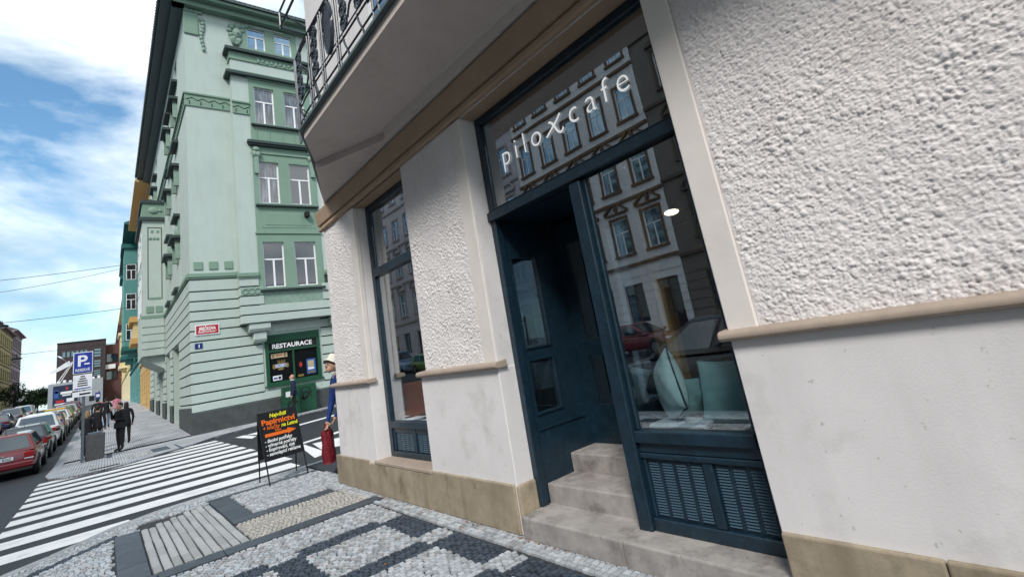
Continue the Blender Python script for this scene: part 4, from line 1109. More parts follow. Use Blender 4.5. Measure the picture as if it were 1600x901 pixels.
# oriel on the street side
O0, O1, OD = -17.6, -12.1, -1.2
m = FL.mb(); m.box(O0, O1, OD, -0.001, 4.55, 13.2); m.extrude([(OD + .3, 4.2), (-.001, 3.6), (-.001, 4.55), (OD + .1, 4.55)], O0 + .3, O1 - .3, 'x'); G('green_wall', 'oriel', m)
m = FL.mb(); m.box(O0 - .15, O1 + .15, OD - .18, -0.001, 13.2, 13.42); m.box(O0 - .1, O1 + .1, OD - .1, -0.001, 14.4, 14.6); G('green_dark_trim', 'oriel_cornice', m)
m = FL.mb(); m.box(O0, O1, OD, -0.001, 13.42, 14.4); G('green_mid', 'oriel_parapet', m)
OF = Face((GX + O1, GY, 0), (0, 1))
m = OF.mb(); m.box(OD - .06, -0.12, -0.06, -0.001, 6.78, 6.98); G('green_mid', 'string_course', m)
for z0, z1 in zip(zj[8:-1], zj[9:]):
    m = OF.mb(); m.box(OD - .04, -0.06, -0.05, -0.001, z0 + g_ + .1, z1 - g_ + .1); G('green_wall', 'stone_course', m, bevel=.01)
for (a, b, c, e, t) in ((-1.0, -.64, 7.15, 7.55, .04), (-.52, -.16, 7.15, 7.55, .04), (-.85, -.25, 8.0, 8.12, .03), (-.75, -.62, 12.4, 12.55, .03), (-.45, -.32, 12.4, 12.55, .03)):
    m = OF.mb(); m.box(a, b, -t, -0.001, c, e); G('green_mid', 'square_ornament', m)
m = OF.mb(); m.ball((-.62, -.02, 13.92), (.28, .1, .22), 10, 6); m.ball((-.25, -.02, 13.92), (.12, .06, .1), 8, 6)
for k in range(3): m.ball((-.8 + .2 * k, -.02, 12.0), (.09, .05, .1), 8, 6)
G('green_relief', 'relief_panel', m)
m = OF.mb()
for (a, b, c, e) in ((-.92, -.89, 8.0, 12.75), (-.2, -.17, 8.0, 12.75), (-.92, -.17, 12.72, 12.75)): m.box(a, b, -.025, -.001, c, e)
G('green_joint', 'panel_frame', m)
for k in range(2):
    window(Face((GX + O0, GY + OD, 0), (1, 0)), gh, 0.6 + 2.3 * k, 2.3 + 2.3 * k, 7.3, 9.8, -0.03, pane='pane_dark'); window(Face((GX + O0, GY + OD, 0), (1, 0)), gh, 0.6 + 2.3 * k, 2.3 + 2.3 * k, 10.6, 12.6, -0.03, pane='pane_dark')
# eaves and roof
m = FR.mb(); m.box(-0.95, 14, -0.75, 0.1, EV, EV + 0.16); m.box(-.5, 14, -0.4, 0.1, EV - 0.3, EV - .001); G('green_mid', 'eaves', m)
m = FL.mb(); m.box(-fl_len - .3, 0.7, -0.95, 0.1, EV + .001, EV + 0.17); m.box(-fl_len - .3, .35, -0.5, -0.001, EV - 0.3, EV); G('eave_dark', 'eaves', m)
m = FL.mb(); m.extrude([(-1.08, EV + .17), (-.98, EV + .17), (-.98, EV + .30), (-1.08, EV + .34)], -fl_len - .3, .8, 'x'); G('eave_dark', 'gutter', m)
m = FR.mb(); m.extrude([(-.88, EV + .17), (-.78, EV + .17), (-.78, EV + .28), (-.88, EV + .34)], -1.0, 14, 'x'); G('eave_dark', 'gutter', m)
m = MB(); x0, x1, y0, y1 = GX - fl_len - .3, GX + .8, GY - 1.0, GY + 14; zr = EV + .2
m.add([(x0, y0, zr), (x1, y0, zr), (x1, y1, zr), (x0, y1, zr), (x0, y0 + 6, zr + 4.5), (x1 - 6, y0 + 6, zr + 4.5), (x1 - 6, y1, zr + 4.5), (x0, y1, zr + 4.5)], [(0, 1, 5, 4), (1, 2, 6, 5), (4, 5, 6, 7), (0, 4, 7, 3), (2, 3, 7, 6)])
rf = G('roof_tile', 'roof', m)
til = MB(); til.cyl((0, 0, 0), (-0.5, 0, 0.37), 0.09, 0.08, 8); til_me = til.mesh('tile', MATS['roof_tile'])
for k in range(48):
    link('tile', til_me, rf, Matrix.Translation((GX + .86, GY - 0.9 + .24 * k, zr + .02)))
til2 = MB(); til2.cyl((0, 0, 0), (0, 0.5, 0.37), 0.10, 0.09, 8); til2_me = til2.mesh('tile', MATS['roof_tile'])
for k in range(110):
    link('tile', til2_me, rf, Matrix.Translation((GX + .6 - .245 * k, GY - 1.06, zr + .04)))
# stucco mask and garlands under the eaves
m = FR.mb(); m.M = FR.M @ Matrix.Translation((0, 0, 0.55))
m.ball((2.42, -.03, 19.75), (.24, .16, .34), 12, 10); m.ball((2.42, -.16, 19.72), (.06, .1, .13), 8, 6)
for (u, z, r) in ((2.16, 20.1, .17), (2.05, 19.85, .15), (2.12, 19.6, .14), (2.45, 20.22, .2), (2.7, 20.25, .16), (2.9, 20.35, .14), (3.12, 20.42, .12), (2.7, 19.95, .12), (2.25, 19.4, .16), (2.5, 19.32, .18), (2.4, 19.1, .13)): m.ball((u, -.02, z), (r, .1, r * .9), 9, 7)
for k in range(8): m.tube([(2.0 + .1 * k, -.04, 19.5), (2.1 + .06 * k, -.09, 19.25), (2.2 + .04 * k, -.04, 18.95)], .025, 5)
G('green_relief', 'mask_relief', m, smooth=True)
m = FR.mb()
m.box(-0.05, .62, -.08, -.001, 19.6, 20.9); G('green_mid', 'cartouche', m, bevel=.05, seg=2)
m = FR.mb()
for k in range(9): m.ball((.78 + .05 * math.sin(k), -.03, 20.6 - .22 * k), (.13 - .006 * k, .09, .13), 8, 6)
for k in range(4): m.ball((.1 + .2 * k, -.05, 21.0), (.14, .09, .12), 8, 6)
G('green_relief', 'garland', m, smooth=True)
m = FR.mb(); wall_grid(m, 2.62, 5.5, 19.21, 21.0, [(t[0], t[1], t[2], t[3]) for t in top], -0.04, 0.04); G('green_mid', 'window_surround', m)
m = FR.mb(); m.box(3.35, 4.75, -.075, -.041, 21.0 - .05, 21.0 + .0); m.box(3.2, 4.9, -.08, -.041, 20.92, 20.95); G('green_wall', 'panel_frame', m)
# big brackets under the bay
for u in (2.2, 6.0):
    m = FR.mb(); m.extrude([(-.001, 4.40), (BD + .02, 4.40), (BD + .02, 4.14), (BD + .12, 4.0), (-.001, 4.0)], u, u + .95, 'x'); m.extrude([(-.001, 3.99), (BD + .18, 3.99), (BD + .18, 3.66), (BD + .28, 3.52), (-.001, 3.52)], u + .2, u + .78, 'x'); G('green_wall', 'bay_bracket', m, bevel=.05, seg=2)
# restaurant window
m = FR.mb()
for (a, b, c, e, d0) in ((2.93, 3.08, 1.45, 3.82, -.06), (5.31, 5.46, 1.45, 3.82, -.06), (3.08, 5.31, 1.45, 1.60, -.06), (3.08, 5.31, 3.42, 3.82, -.05), (3.08, 5.31, 2.98, 3.08, -.04), (4.14, 4.22, 1.60, 2.98, -.03)): m.box(a, b, d0, .1, c, e)
rw = G('green_shop', 'restaurant_window', m)
m = FR.mb(); m.box(2.86, 5.53, -.12, -.061, 1.38, 1.46); mk('sill', m, MATS['green_shop'], rw)
for k in range(3):
    m = FR.mb(); m.box(2.95, 5.44, -.10, -.0501, 3.5 + .1 * k, 3.56 + .1 * k); mk('shutter_slat', m, MATS['green_shop'], rw)
for (a, b) in ((3.08, 4.14), (4.22, 5.31)):
    m = FR.mb(); m.box(a, b, .06, .07, 1.60, 2.98); mk('pane', m, MATS['pane_shop'], rw)
m = FR.mb(); m.box(3.08, 5.31, .0, .05, 3.08, 3.42); sgn = mk('sign_board', m, MATS['dark'], rw)
def gtext(body, size, u, z, d, matn, par, fit=None, **k): return put_text(body, size, FR.M @ Vector((u, d, z)), (0, 1, 0), (0, 0, 1), matn, par, fit=fit, **k)
gtext('RESTAURACE', 0.30, 3.25, 3.15, -0.004, 'white_letter', rw, fit=1.85, offset=0.008)
mat('gold', (0.22, 0.15, 0.04), 0.5, 0.1); mat('cream_paper', (0.45, 0.38, 0.24), 0.7, 0.05); mat('red_ink', (0.45, 0.03, 0.03), 0.6, 0); mat('blue_ink', (0.03, 0.10, 0.34), 0.5, 0); mat('white_paper', (0.75, 0.76, 0.8), 0.7, 0.04)
def sticker(u0, u1, z0, z1, mn, d=0.045, nm='sticker', par=None):
    m = FR.mb(); m.box(u0, u1, d, d + .006, z0, z1); return mk(nm, m, MATS[mn], par or rw)
sticker(3.18, 3.92, 2.70, 2.92, 'cream_paper'); sticker(3.42, 3.46, 2.76, 2.86, 'red_ink', .041); sticker(3.46, 3.68, 2.79, 2.835, 'red_ink', .041)
sticker(3.23, 3.33, 2.74, 2.87, 'gold', .04); sticker(3.76, 3.86, 2.74, 2.87, 'gold', .04)
sticker(3.36, 3.84, 2.24, 2.40, 'white_paper'); sticker(3.38, 3.82, 2.26, 2.38, 'blue_ink', .041); gtext('KLASIK', 0.13, 3.40, 2.275, 0.036, 'white_paper', rw, fit=.38, offset=.004)
m = FR.mb()
for k in range(5): m.add([(3.46 + .07 * k, .04, 2.46), (3.52 + .07 * k, .04, 2.46), (3.49 + .07 * k + .01 * (k - 2), .04, 2.62)], [(0, 1, 2)])
m.box(3.46, 3.76, .04, .045, 2.43, 2.47); m.ball((3.3, .05, 2.3), (.07, .01, .12), 8, 5); m.ball((3.9, .05, 2.3), (.07, .01, .12), 8, 5); m.ball((3.6, .05, 2.16), (.14, .01, .06), 8, 5)
mk('emblem', m, MATS['gold'], rw)
sticker(3.22, 3.62, 1.66, 1.88, 'white_paper'); sticker(3.25, 3.42, 1.72, 1.80, 'blue_ink', .041); sticker(3.46, 3.58, 1.70, 1.83, 'dark', .041)
sticker(4.78, 5.22, 1.72, 2.44, 'blue_ink'); sticker(4.84, 5.14, 2.06, 2.36, 'cream_paper', .041); sticker(4.84, 5.14, 1.92, 2.04, 'white_paper', .041); sticker(4.84, 5.16, 1.76, 1.84, 'gold', .041)
sticker(4.44, 4.58, 2.16, 2.30, 'red_ink'); sticker(4.48, 4.54, 2.10, 2.36, 'red_ink', .041); sticker(4.35, 4.62, 1.66, 1.76, 'gold', .041)
# street name and number plates
mat('plate_red', (0.42, 0.012, 0.02), 0.4, 0.03); mat('plate_blue', (0.015, 0.03, 0.16), 0.4, 0.03)
sp_ = thing('street_sign', 'red enamel street name plate on the green corner', 'sign', (GX, 3.5, 4.2))
m = FR.mb(); m.box(.13, 1.07, -.09, -.052, 4.16, 4.62); mk('backplate', m, MATS['white_paper'], sp_)
m = FR.mb(); m.box(.17, 1.03, -.097, -.0905, 4.20, 4.58); mk('panel', m, MATS['plate_red'], sp_, bevel=0.003)
gtext('JIREČKOVA', 0.2, .27, 4.37, -.099, 'white_letter', sp_, fit=.66, offset=.006); gtext('HOLEŠOVICE PRAHA 7', 0.1, .25, 4.26, -.099, 'white_letter', sp_, fit=.70, offset=.002)
nm_ = thing('house_number', 'small blue house number plate under the red street sign', 'sign', (GX, 3.05, 3.6))
m = FR.mb(); m.box(.11, .40, -.075, -.052, 3.58, 3.82); mk('panel', m, MATS['plate_blue'], nm_); gtext('1', 0.2, .22, 3.63, -.078, 'white_letter', nm_, offset=.006)
# graffitied cabinet
cb = thing('utility_cabinet', 'green metal utility cabinet with black graffiti under the restaurant window', 'cabinet', (GX + .2, GY + 4.2, 0))
m = FR.mb(); m.box(3.50, 5.02, -.38, -.07, 0.0, 1.28); mk('body', m, MATS['green_shop'], cb, bevel=.01)
for (a, b) in ((3.53, 4.25), (4.27, 4.99)):
    m = FR.mb(); m.box(a, b, -.40, -.381, 0.08, 1.22); mk('door', m, MATS['green_shop'], cb, bevel=.006)
m = FR.mb(); m.box(3.62, 4.0, -.405, -.4005, .82, 1.06); mk('sticker', m, MATS['white_paper'], cb)
m = FR.mb(); gr = random.Random(5)
for k in range(7):
    cu, cz = (3.85, .42) if k < 3 else (4.55, .75 if k < 6 else 1.0); pts = []
    a = gr.uniform(0, 6)
    for t in range(14): a += gr.uniform(.2, .9); pts.append((min(4.95, max(3.55, cu + .28 * math.cos(a) * gr.uniform(.4, 1))), -.404, min(1.2, max(.12, cz + .24 * math.sin(a * 1.3) * gr.uniform(.4, 1)))))
    m.tube(pts, .016, 4)
mk('graffiti', m, MATS['dark'], cb)

# ------------------------------------------------------------------ generic town houses
def town_house(name, label, fc, W, z0, H, cols, nwin, floors, ground_h=4.4, win=(1.1, 2.1), ped=None, base=None, roof=3.5, depth=12, rust=True, style='T', pane='pane_dark', eave=0.7, eave_col=None, ends=(True, True), cat='building', win_group=1):
    c1 = MATS[cols[0]]; c2 = MATS[cols[1]]
    org = fc.M @ Vector((W / 2, 0, z0))
    t = thing(name, label, cat, tuple(org))
    fh = (H - ground_h - 0.6) / floors
    ops = []; pitch = W / nwin; w, h = win
    for f in range(floors):
        zb_ = z0 + ground_h + f * fh + fh * 0.22
        hh = min(h, fh * .62)
        for i in range(nwin):
            c = pitch * (i + .5); ops.append((c - w / 2, c + w / 2, zb_, zb_ + hh, f))
    gops = [(pitch * (i + .5) - w * .62, pitch * (i + .5) + w * .62, z0 + (1.3 if i % 3 else .1), z0 + ground_h * .78) for i in range(nwin)]
    m = fc.mb(); wall_grid(m, 0, W, z0 - 2, z0 + H, ops + gops, 0, .22)
    if ends[0]: m.quad((0, depth, z0 - 2), (0, 0, z0 - 2), (0, 0, z0 + H), (0, depth, z0 + H))
    if ends[1]: m.quad((W, 0, z0 - 2), (W, depth, z0 - 2), (W, depth, z0 + H), (W, 0, z0 + H))
    mk('wall', m, c1, t)
    for o in ops: window(fc, t, o[0], o[1], o[2], o[3], .1, style=style, pane=pane)
    for o in gops: window(fc, t, o[0], o[1], o[2], o[3], .14, style='V', pane='pane_dark', frame=cols[2] if len(cols) > 2 else 'white_frame')
    # surrounds, sills, pediments
    for o in ops:
        m = fc.mb(); a, b, c, e, f = o; k = .16
        m.box(a - k, a, -.07, -.001, c, e); m.box(b, b + k, -.07, -.001, c, e); m.box(a - k, b + k, -.07, -.001, e, e + k); m.box(a - k - .06, b + k + .06, -.16, -.001, c - .16, c - .001)
        if ped and f in ped:
            zz = e + .45; m.box(a - k - .15, b + k + .15, -.22, -.001, zz - .1, zz)
            cu = (a + b) / 2
            if ped[f] == 'arch':
                P = [(cu + (w / 2 + k + .12) * math.cos(x), -.12, zz + .62 * math.sin(x)) for x in np.linspace(0, math.pi, 9)]; m.tube(P, .09, 5)
            elif ped[f] == 'broken':
                for s_ in (-1, 1): m.extrude([(cu + s_ * (w / 2 + k + .15), zz), (cu + s_ * (w / 2 + k + .15), zz + .12), (cu + s_ * .22, zz + .62), (cu + s_ * .22, zz + .48)], -.24, -.001, 'y')
                m.ball((cu, -.1, zz + .25), (.16, .1, .25), 8, 6)
            else: m.extrude([(cu - w / 2 - k - .15, zz), (cu + w / 2 + k + .15, zz), (cu, zz + .6)], -.22, -.001, 'y')
        mk('window_surround', m, c2, t)
    for f in range(1, floors + 1):
        zz = z0 + ground_h + (f - 1) * fh + .05
        m = fc.mb(); m.box(0, W, -.16, -.001, zz, zz + .2); mk('string_course', m, c2, t)
    if rust:
        k = int(ground_h / .5)
        for i in range(k):
            e = 0; cs = []
            for o in gops:
                if z0 + .5 * i + .5 > o[2] and z0 + .5 * i < o[3]: cs.append((e, o[0])); e = o[1]
            for (a, b) in cs + [(e, W)]:
                m = fc.mb(); m.box(a, b, -.05, -.001, z0 + .5 * i + .02, z0 + .5 * i + .47); mk('stone_course', m, MATS[base] if base else c1, t)
    m = fc.mb(); zz = z0 + H
    m.extrude([(-.001, zz - .5), (-.15, zz - .5), (-.2, zz - .25), (-eave, zz - .12), (-eave, zz + .08), (-.001, zz + .08)], -.05, W + .05, 'x'); mk('eaves', m, MATS[eave_col] if eave_col else c2, t)
    m = fc.mb(); m.add([(0, -eave, zz + .081), (W, -eave, zz + .081), (W, depth, zz + .081), (0, depth, zz + .081), (0, depth / 2, zz + roof), (W, depth / 2, zz + roof)], [(0, 1, 5, 4), (2, 3, 4, 5), (0, 4, 3), (1, 2, 5)]); mk('roof', m, MATS['roof_tile'], t)
    return t
mat('w_orange', (0.56, 0.36, 0.13), 0.85, 0.08, 1); mat('w_orange2', (0.60, 0.42, 0.20), 0.85, 0.08, 1)
mat('w_teal', (0.10, 0.27, 0.25), 0.8, 0.1, 1); mat('w_teal2', (0.02, 0.13, 0.12), 0.75, 0.1, 1)
mat('w_cream', (0.64, 0.52, 0.27), 0.85, 0.08, 1); mat('w_cream2', (0.70, 0.60, 0.38), 0.85, 0.08, 1)
mat('w_pink', (0.52, 0.15, 0.13), 0.85, 0.08, 1); mat('w_pink2', (0.45, 0.30, 0.28), 0.85, 0.08, 1)
mat('w_yellow', (0.42, 0.37, 0.15), 0.85, 0.08, 1); mat('w_yellow2', (0.23, 0.20, 0.10), 0.85, 0.08, 1)
mat('w_lilac', (0.30, 0.235, 0.245), 0.85, 0.08, 1); mat('w_lilac2', (0.19, 0.155, 0.165), 0.85, 0.08, 1)
mat('o_beige', (0.72, 0.69, 0.69), 0.85, 0.08, 1); mat('o_brown', (0.15, 0.09, 0.055), 0.85, 0.1, 1)
mat('o_dark', (0.17, 0.145, 0.125), 0.85, 0.1, 1); mat('o_dark2', (0.10, 0.075, 0.055), 0.85, 0.1, 1)
mat('o_lilac', (0.50, 0.46, 0.50), 0.85, 0.08, 1); mat('o_lilac2', (0.36, 0.32, 0.32), 0.85, 0.08, 1)
def row(x1, x0, *a, y=GY, **k):                             # houses of the green side, front faces -y
    return town_house(*a[:2], Face((x0, y, 0), (1, 0)), x1 - x0, zg((x0 + x1) / 2) - .3, *a[2:], **k)
row(-52.05, -68, 'orange_house', 'orange town house right behind the green corner house', 20.0, ('w_orange2', 'w_orange', 'w_orange'), 5, 4, eave=1.1, eave_col='w_orange2', base='w_orange')
row(-68.05, -97, 'teal_house', 'teal and cream house with dark teal eaves behind the orange one', 20.0, ('w_teal', 'w_teal2', 'w_teal2'), 8, 4, eave=1.5, eave_col='w_teal2', base='w_teal')
row(-97.05, -150, 'cream_house', 'cream yellow house with white top beyond the teal one', 18.5, ('w_cream2', 'w_cream', 'w_cream'), 12, 4, eave=.8)
row(-150.05, -200, 'pink_house', 'narrow strip of pink red house at the end of the row', 17.5, ('w_pink', 'w_pink2', 'w_pink2'), 10, 4, eave=.8)
# bays on the row (teal oriel, yellow balcony)
def oriel(parent_name, x0, x1, y0, z0, z1, mn, cap, nwin=2):
    t = bpy.data.objects[parent_name]
    m = MB(); m.box(x0, x1, y0, GY - .001, z0, z1); m.box(x0 + .4, x1 - .4, y0 + .4, GY - .001, z0 - .7, z0 - .001); o = mk('oriel', m, MATS[mn], t)
    m = MB(); m.box(x0 - .25, x1 + .25, y0 - .3, GY - .001, z1, z1 + .5); m.box(x0 - .2, x1 + .2, y0 - .2, GY - .001, z0 - .2, z0 + .3); mk('oriel_cornice', m, MATS[cap], t)
    f = Face((x1, y0, 0), (0, 1))
    for k in range(int((z1 - z0) / 3.6)): window(f, t, .2, GY - y0 - .2, z0 + 1 + 3.6 * k, z0 + 2.9 + 3.6 * k, -.03, pane='pane_dark')
oriel('orange_house', -62.5, -58.5, 1.95, 7.6, 9.4, 'w_cream', 'w_orange')
oriel('teal_house', -78.5, -73.5, 1.55, 8.4, 20.5, 'w_teal', 'w_teal2')
oriel('teal_house', -92, -87, 1.7, 8.5, 19.5, 'w_teal', 'w_teal2')
oriel('cream_house', -118, -112, 1.9, 9.0, 14.5, 'w_cream', 'w_cream2')
# opposite side of the street: seen far left, and mirrored in the shop glass
YO = -19.4
def opp(x0, x1, *a, **k):
    return town_house(*a[:2], Face((x1, YO, 0), (-1, 0)), x1 - x0, zg((x0 + x1) / 2), *a[2:], **k)
opp(-14.9, 22, 'dark_stone_house', 'dark brown stone house across the street, mirrored in the right of the shop window', 23.0, ('o_dark', 'o_dark2', 'o_dark2'), 9, 4, ped={0: 'arch', 1: 'arch', 2: 'tri'}, win=(1.3, 2.3))
opp(-27.0, -14.95, 'beige_stucco_house', 'pale stucco house with brown pediments mirrored in the cafe glass', 21.5, ('o_beige', 'o_brown', 'o_brown'), 5, 4, ped={0: 'broken', 1: 'broken'}, win=(1.2, 2.3), ground_h=4.6, pane='pane_sky')
opp(-62, -27.05, 'lilac_stucco_house', 'lilac grey house with arched pediments mirrored in the narrow window', 22.0, ('o_lilac', 'o_lilac2', 'o_lilac2'), 12, 4, ped={0: 'arch', 1: 'arch'}, win=(1.2, 2.3), pane='pane_sky')
opp(-187, -150, 'yellow_house', 'yellow house with dark bands at the far left edge of the street', 21.0, ('w_yellow', 'w_yellow2', 'w_yellow2'), 11, 4, win=(1.3, 2.2), eave=.9, eave_col='w_lilac2')
opp(-206, -187.05, 'grey_lilac_house', 'grey lilac house with heavy cornices beyond the yellow house', 22.0, ('w_lilac', 'w_lilac2', 'w_lilac2'), 6, 4, win=(1.3, 2.2), eave=1.0, eave_col='w_lilac')

# ------------------------------------------------------------------ end of the street
brick_mat('dark_brick', (0.085, 0.052, 0.056), (0.066, 0.042, 0.046), (0.05, 0.036, 0.04), 2.0, 0.6, 0.2, 0.02, bump=0.2, axes=(math.radians(90), 0, math.radians(90)))
mat('grey_clad', (0.30, 0.33, 0.37), 0.7, 0.06, 0.5); mat('brick_red', (0.11, 0.055, 0.05), 0.8, 0.15, 1)
window_glass('pane_blue', (0.07, 0.16, 0.20))
FB = Face((-150, -9.5, 0), (0, 1))
bb = thing('brick_office', 'dark brown brick office block closing the end of the street', 'building', (-150, -4, 4.2))
def B(mn, nm, m, par=None, **k): return mk(nm, m, MATS[mn], par or bb, **k)
m = FB.mb(); m.box(1.05, 9.4, 0, 25, 3.5, 18.3); B('dark_brick', 'wall', m)
m = FB.mb(); m.box(1.0, 9.45, -.1, 25, 18.3, 18.6); B('dark', 'parapet', m)
m = FB.mb(); m.box(9.41, 13.5, 1.5, 25, 3.5, 17.3); B('brick_red', 'side_wing', m)
for z in (13.2, 9.2):
    m = FB.mb(); m.box(9.6, 11.5, 1.3, 1.499, z, z + 1.8); B('pane_dark', 'window', m)
m = FB.mb(); m.box(9.41, 11.2, .6, 1.499, 11.6, 12.6); B('white_paper', 'awning', m)
for i in range(6):
    window(FB, bb, 1.9 + .74 * i, 2.5 + .74 * i, 15.25, 16.55, -.06, frame='dark', pane='pane_blue', style='1', fw=.05)
for (a, b) in ((14.6, 16.55), (12.3, 13.95), (10.4, 11.75)):
    for k in range(3):
        h = (b - a) / 3; window(FB, bb, 7.3, 8.55, a + h * k + .04, a + h * (k + 1) - .04, -.06, frame='dark', pane='pane_blue', style='1', fw=.05)
m = FB.mb(); m.box(0, 9.0, -2.5, -.001, 3.5, 9.7); B('grey_clad', 'lower_block', m)
m = FB.mb()
for i in range(9): m.box(.4 + i * .95, .9 + i * .95, -2.3, -2.0, 9.7, 10.05 + .1 * (i % 3))
B('white_paper', 'roof_edge_units', m)
m = FB.mb(); m.box(6.7, 7.6, -2.55, -2.501, 4.95, 6.0); B('dark', 'doorway', m)
# advertising screen on the lower block
ad = thing('billboard', 'large dark advertising screen on the grey block at the street end', 'billboard', (-147.4, -7, 5))
m = FB.mb(); m.box(.65, 4.95, -2.75, -2.502, 4.95, 9.3); mk('frame', m, MATS['grey_clad'], ad)
mat('ad_dark', (0.02, 0.03, 0.07), 0.3, 0.4, .6)
m = FB.mb(); m.box(.8, 4.8, -2.78, -2.751, 5.1, 9.15); mk('screen', m, MATS['ad_dark'], ad)
for (a, b, c, e, mn) in ((2.0, 3.9, 7.3, 7.8, 'white_paper'), (2.3, 3.7, 6.9, 7.15, 'white_paper'), (2.8, 3.2, 8.2, 8.7, 'red_ink'), (1.1, 4.5, 5.2, 5.45, 'white_paper'), (1.0, 1.7, 6.6, 8.3, 'blue_ink'), (1.3, 2.6, 5.6, 6.1, 'red_ink'), (3.0, 4.2, 5.6, 6.3, 'white_paper'), (1.1, 1.6, 7.6, 8.1, 'white_paper')):
    m = FB.mb(); m.box(a, b, -2.80, -2.7805, c, e); mk('print', m, MATS[mn], ad)
# two white banners on leaning poles
mat('banner', (0.72, 0.74, 0.78), 0.8, 0.04)
for i, (p, lb) in enumerate(((((-147.6, -8.4, 15.6), (-147.6, -7.7, 15.4), (-147.6, -5.7, 12.9), (-147.6, -5.9, 13.5)), 'upper white banner flying from a pole on the brick office'), (((-147.9, -9.45, 12.2), (-147.9, -9.0, 11.8), (-147.9, -5.8, 13.3), (-147.9, -6.3, 14.3)), 'lower white banner flying from a pole on the brick office'))):
    t = thing('banner_flag', lb, 'flag', (-148, -6, 10), 'banners on the brick office')
    m = MB(); n = 8; P = [Vector(q) for q in p]
    for k in range(n + 1):
        s_ = k / n; a = P[0].lerp(P[3], s_); b = P[1].lerp(P[2], s_); wv = Vector((.25 * math.sin(s_ * 9 + i), 0, 0)); m.v += [tuple(a + wv), tuple(b + wv), tuple(a + wv - Vector((.03, 0, 0))), tuple(b + wv - Vector((.03, 0, 0)))]
    for k in range(n): q = 4 * k; m.f += [(q, q + 1, q + 5, q + 4), (q + 2, q + 6, q + 7, q + 3)]; m.m += [0, 0]
    mk('cloth', m, MATS['banner'], t, smooth=True)
    mk('pole', MB().cyl((-148.5, -8.25 + .5 * i, 9.7), (-147.7, -5.7, 14.0 - .3 * i), .08), MATS['banner'], t)
# trees behind the junction
mat('leaf', (0.022, 0.05, 0.02), 0.7, 0.3, 1.5, rand=0.1); mat('bark', (0.05, 0.04, 0.03), 0.9, 0.3, 6)
def tree(x, y, z, h, r, seed, lb):
    t = thing('broadleaf_tree', lb, 'tree', (x, y, z), 'trees behind the far junction')
    q = random.Random(seed); m = MB()
    m.tube([(x, y, z - .3), (x + .1, y, z + h * .25), (x - .1, y + .1, z + h * .55), (x, y, z + h * .85)], [.22, .18, .12, .04], 8)
    cl = []
    for k in range(13):
        a = q.uniform(0, 6.28); el = q.uniform(.1, 1); e = Vector((x + r * .75 * math.cos(a) * q.uniform(.4, 1), y + r * .75 * math.sin(a) * q.uniform(.4, 1), z + h * (.35 + .55 * el)))
        m.tube([(x, y, z + h * (.25 + .3 * el)), tuple(e)], [.08, .03], 5); cl.append((e, r * q.uniform(.28, .5)))
    mk('trunk', m, MATS['bark'], t)
    L = MB()
    for (c, cr) in cl:
        for k in range(150):
            d = Vector((q.gauss(0, 1), q.gauss(0, 1), q.gauss(0, .8))); d = d.normalized() * cr * q.uniform(.5, 1.1); p = c + d
            u = Vector((q.gauss(0, 1), q.gauss(0, 1), q.gauss(0, 1))).normalized() * .16; v = u.orthogonal().normalized() * .11
            L.add([tuple(p - u), tuple(p + v), tuple(p + u), tuple(p - v)], [(0, 1, 2, 3)])
    tag(mk('crown', L, MATS['leaf'], t), kind='stuff')
for i, (x, y, h, r, lb) in enumerate(((-168, -16.5, 7.4, 3.2, 'dark tree nearest the grey lilac house at the street end'), (-160, -14.2, 5.2, 2.2, 'low dark tree in the middle of the far group'), (-158, -11.8, 5.0, 2.4, 'tall dark tree left of the billboard'), (-163, -10.0, 5.0, 2.2, 'dark tree partly behind the billboard block'), (-172, -13.2, 5.6, 2.8, 'hindmost dark tree between house and billboard'))):
    tree(x, y, zg(x), h, r, 30 + i, lb)
# overhead wires and hanging lamps
def wire(p, q, sag, r, lb):
    p = Vector(p); q = Vector(q); pts = [tuple(p.lerp(q, k / 24) - Vector((0, 0, sag * 4 * (k / 24) * (1 - k / 24)))) for k in range(25)]
    tag(mk('overhead_wire', MB().tube(pts, r, 5), MATS['dark']), lb, 'wire', 'wires across the street')
    return pts
wire((-60, YO, 13.4), (-60, GY, 15.6), .35, .022, 'uppermost thin wire spanning the street against the sky')
wire((-60, YO, 12.4), (-60, GY, 15.5), .9, .018, 'slacker wire just under the uppermost one')
wire((-60, YO, 10.6), (-60, GY, 11.2), .4, .022, 'wire crossing the sky halfway down, carrying a street lamp')
wire((-70, YO, 9.2), (-70, GY, 9.0), .35, .022, 'low wire over the parked cars, carrying the small lamp')
for (x, y, z, lb) in ((-60, -6.9, 10.25, 'hanging street lamp at the left edge of the photo'), (-70, -6.9, 8.35, 'small hanging street lamp over the far cars')):
    t = thing('street_lamp', lb, 'lamp', (x, y, z), 'lamps hung over the street')
    m = MB(); m.ball((x, y, z), (.28, .42, .14), 12, 8); mk('housing', m, MATS['dark'], t, smooth=True)
    mk('diffuser', MB().ball((x, y, z - .08), (.2, .3, .1), 12, 8), MATS['white_paper'], t, smooth=True)
    mk('hanger', MB().cyl((x, y, z + .1), (x, y, z + .45), .03), MATS['dark'], t)

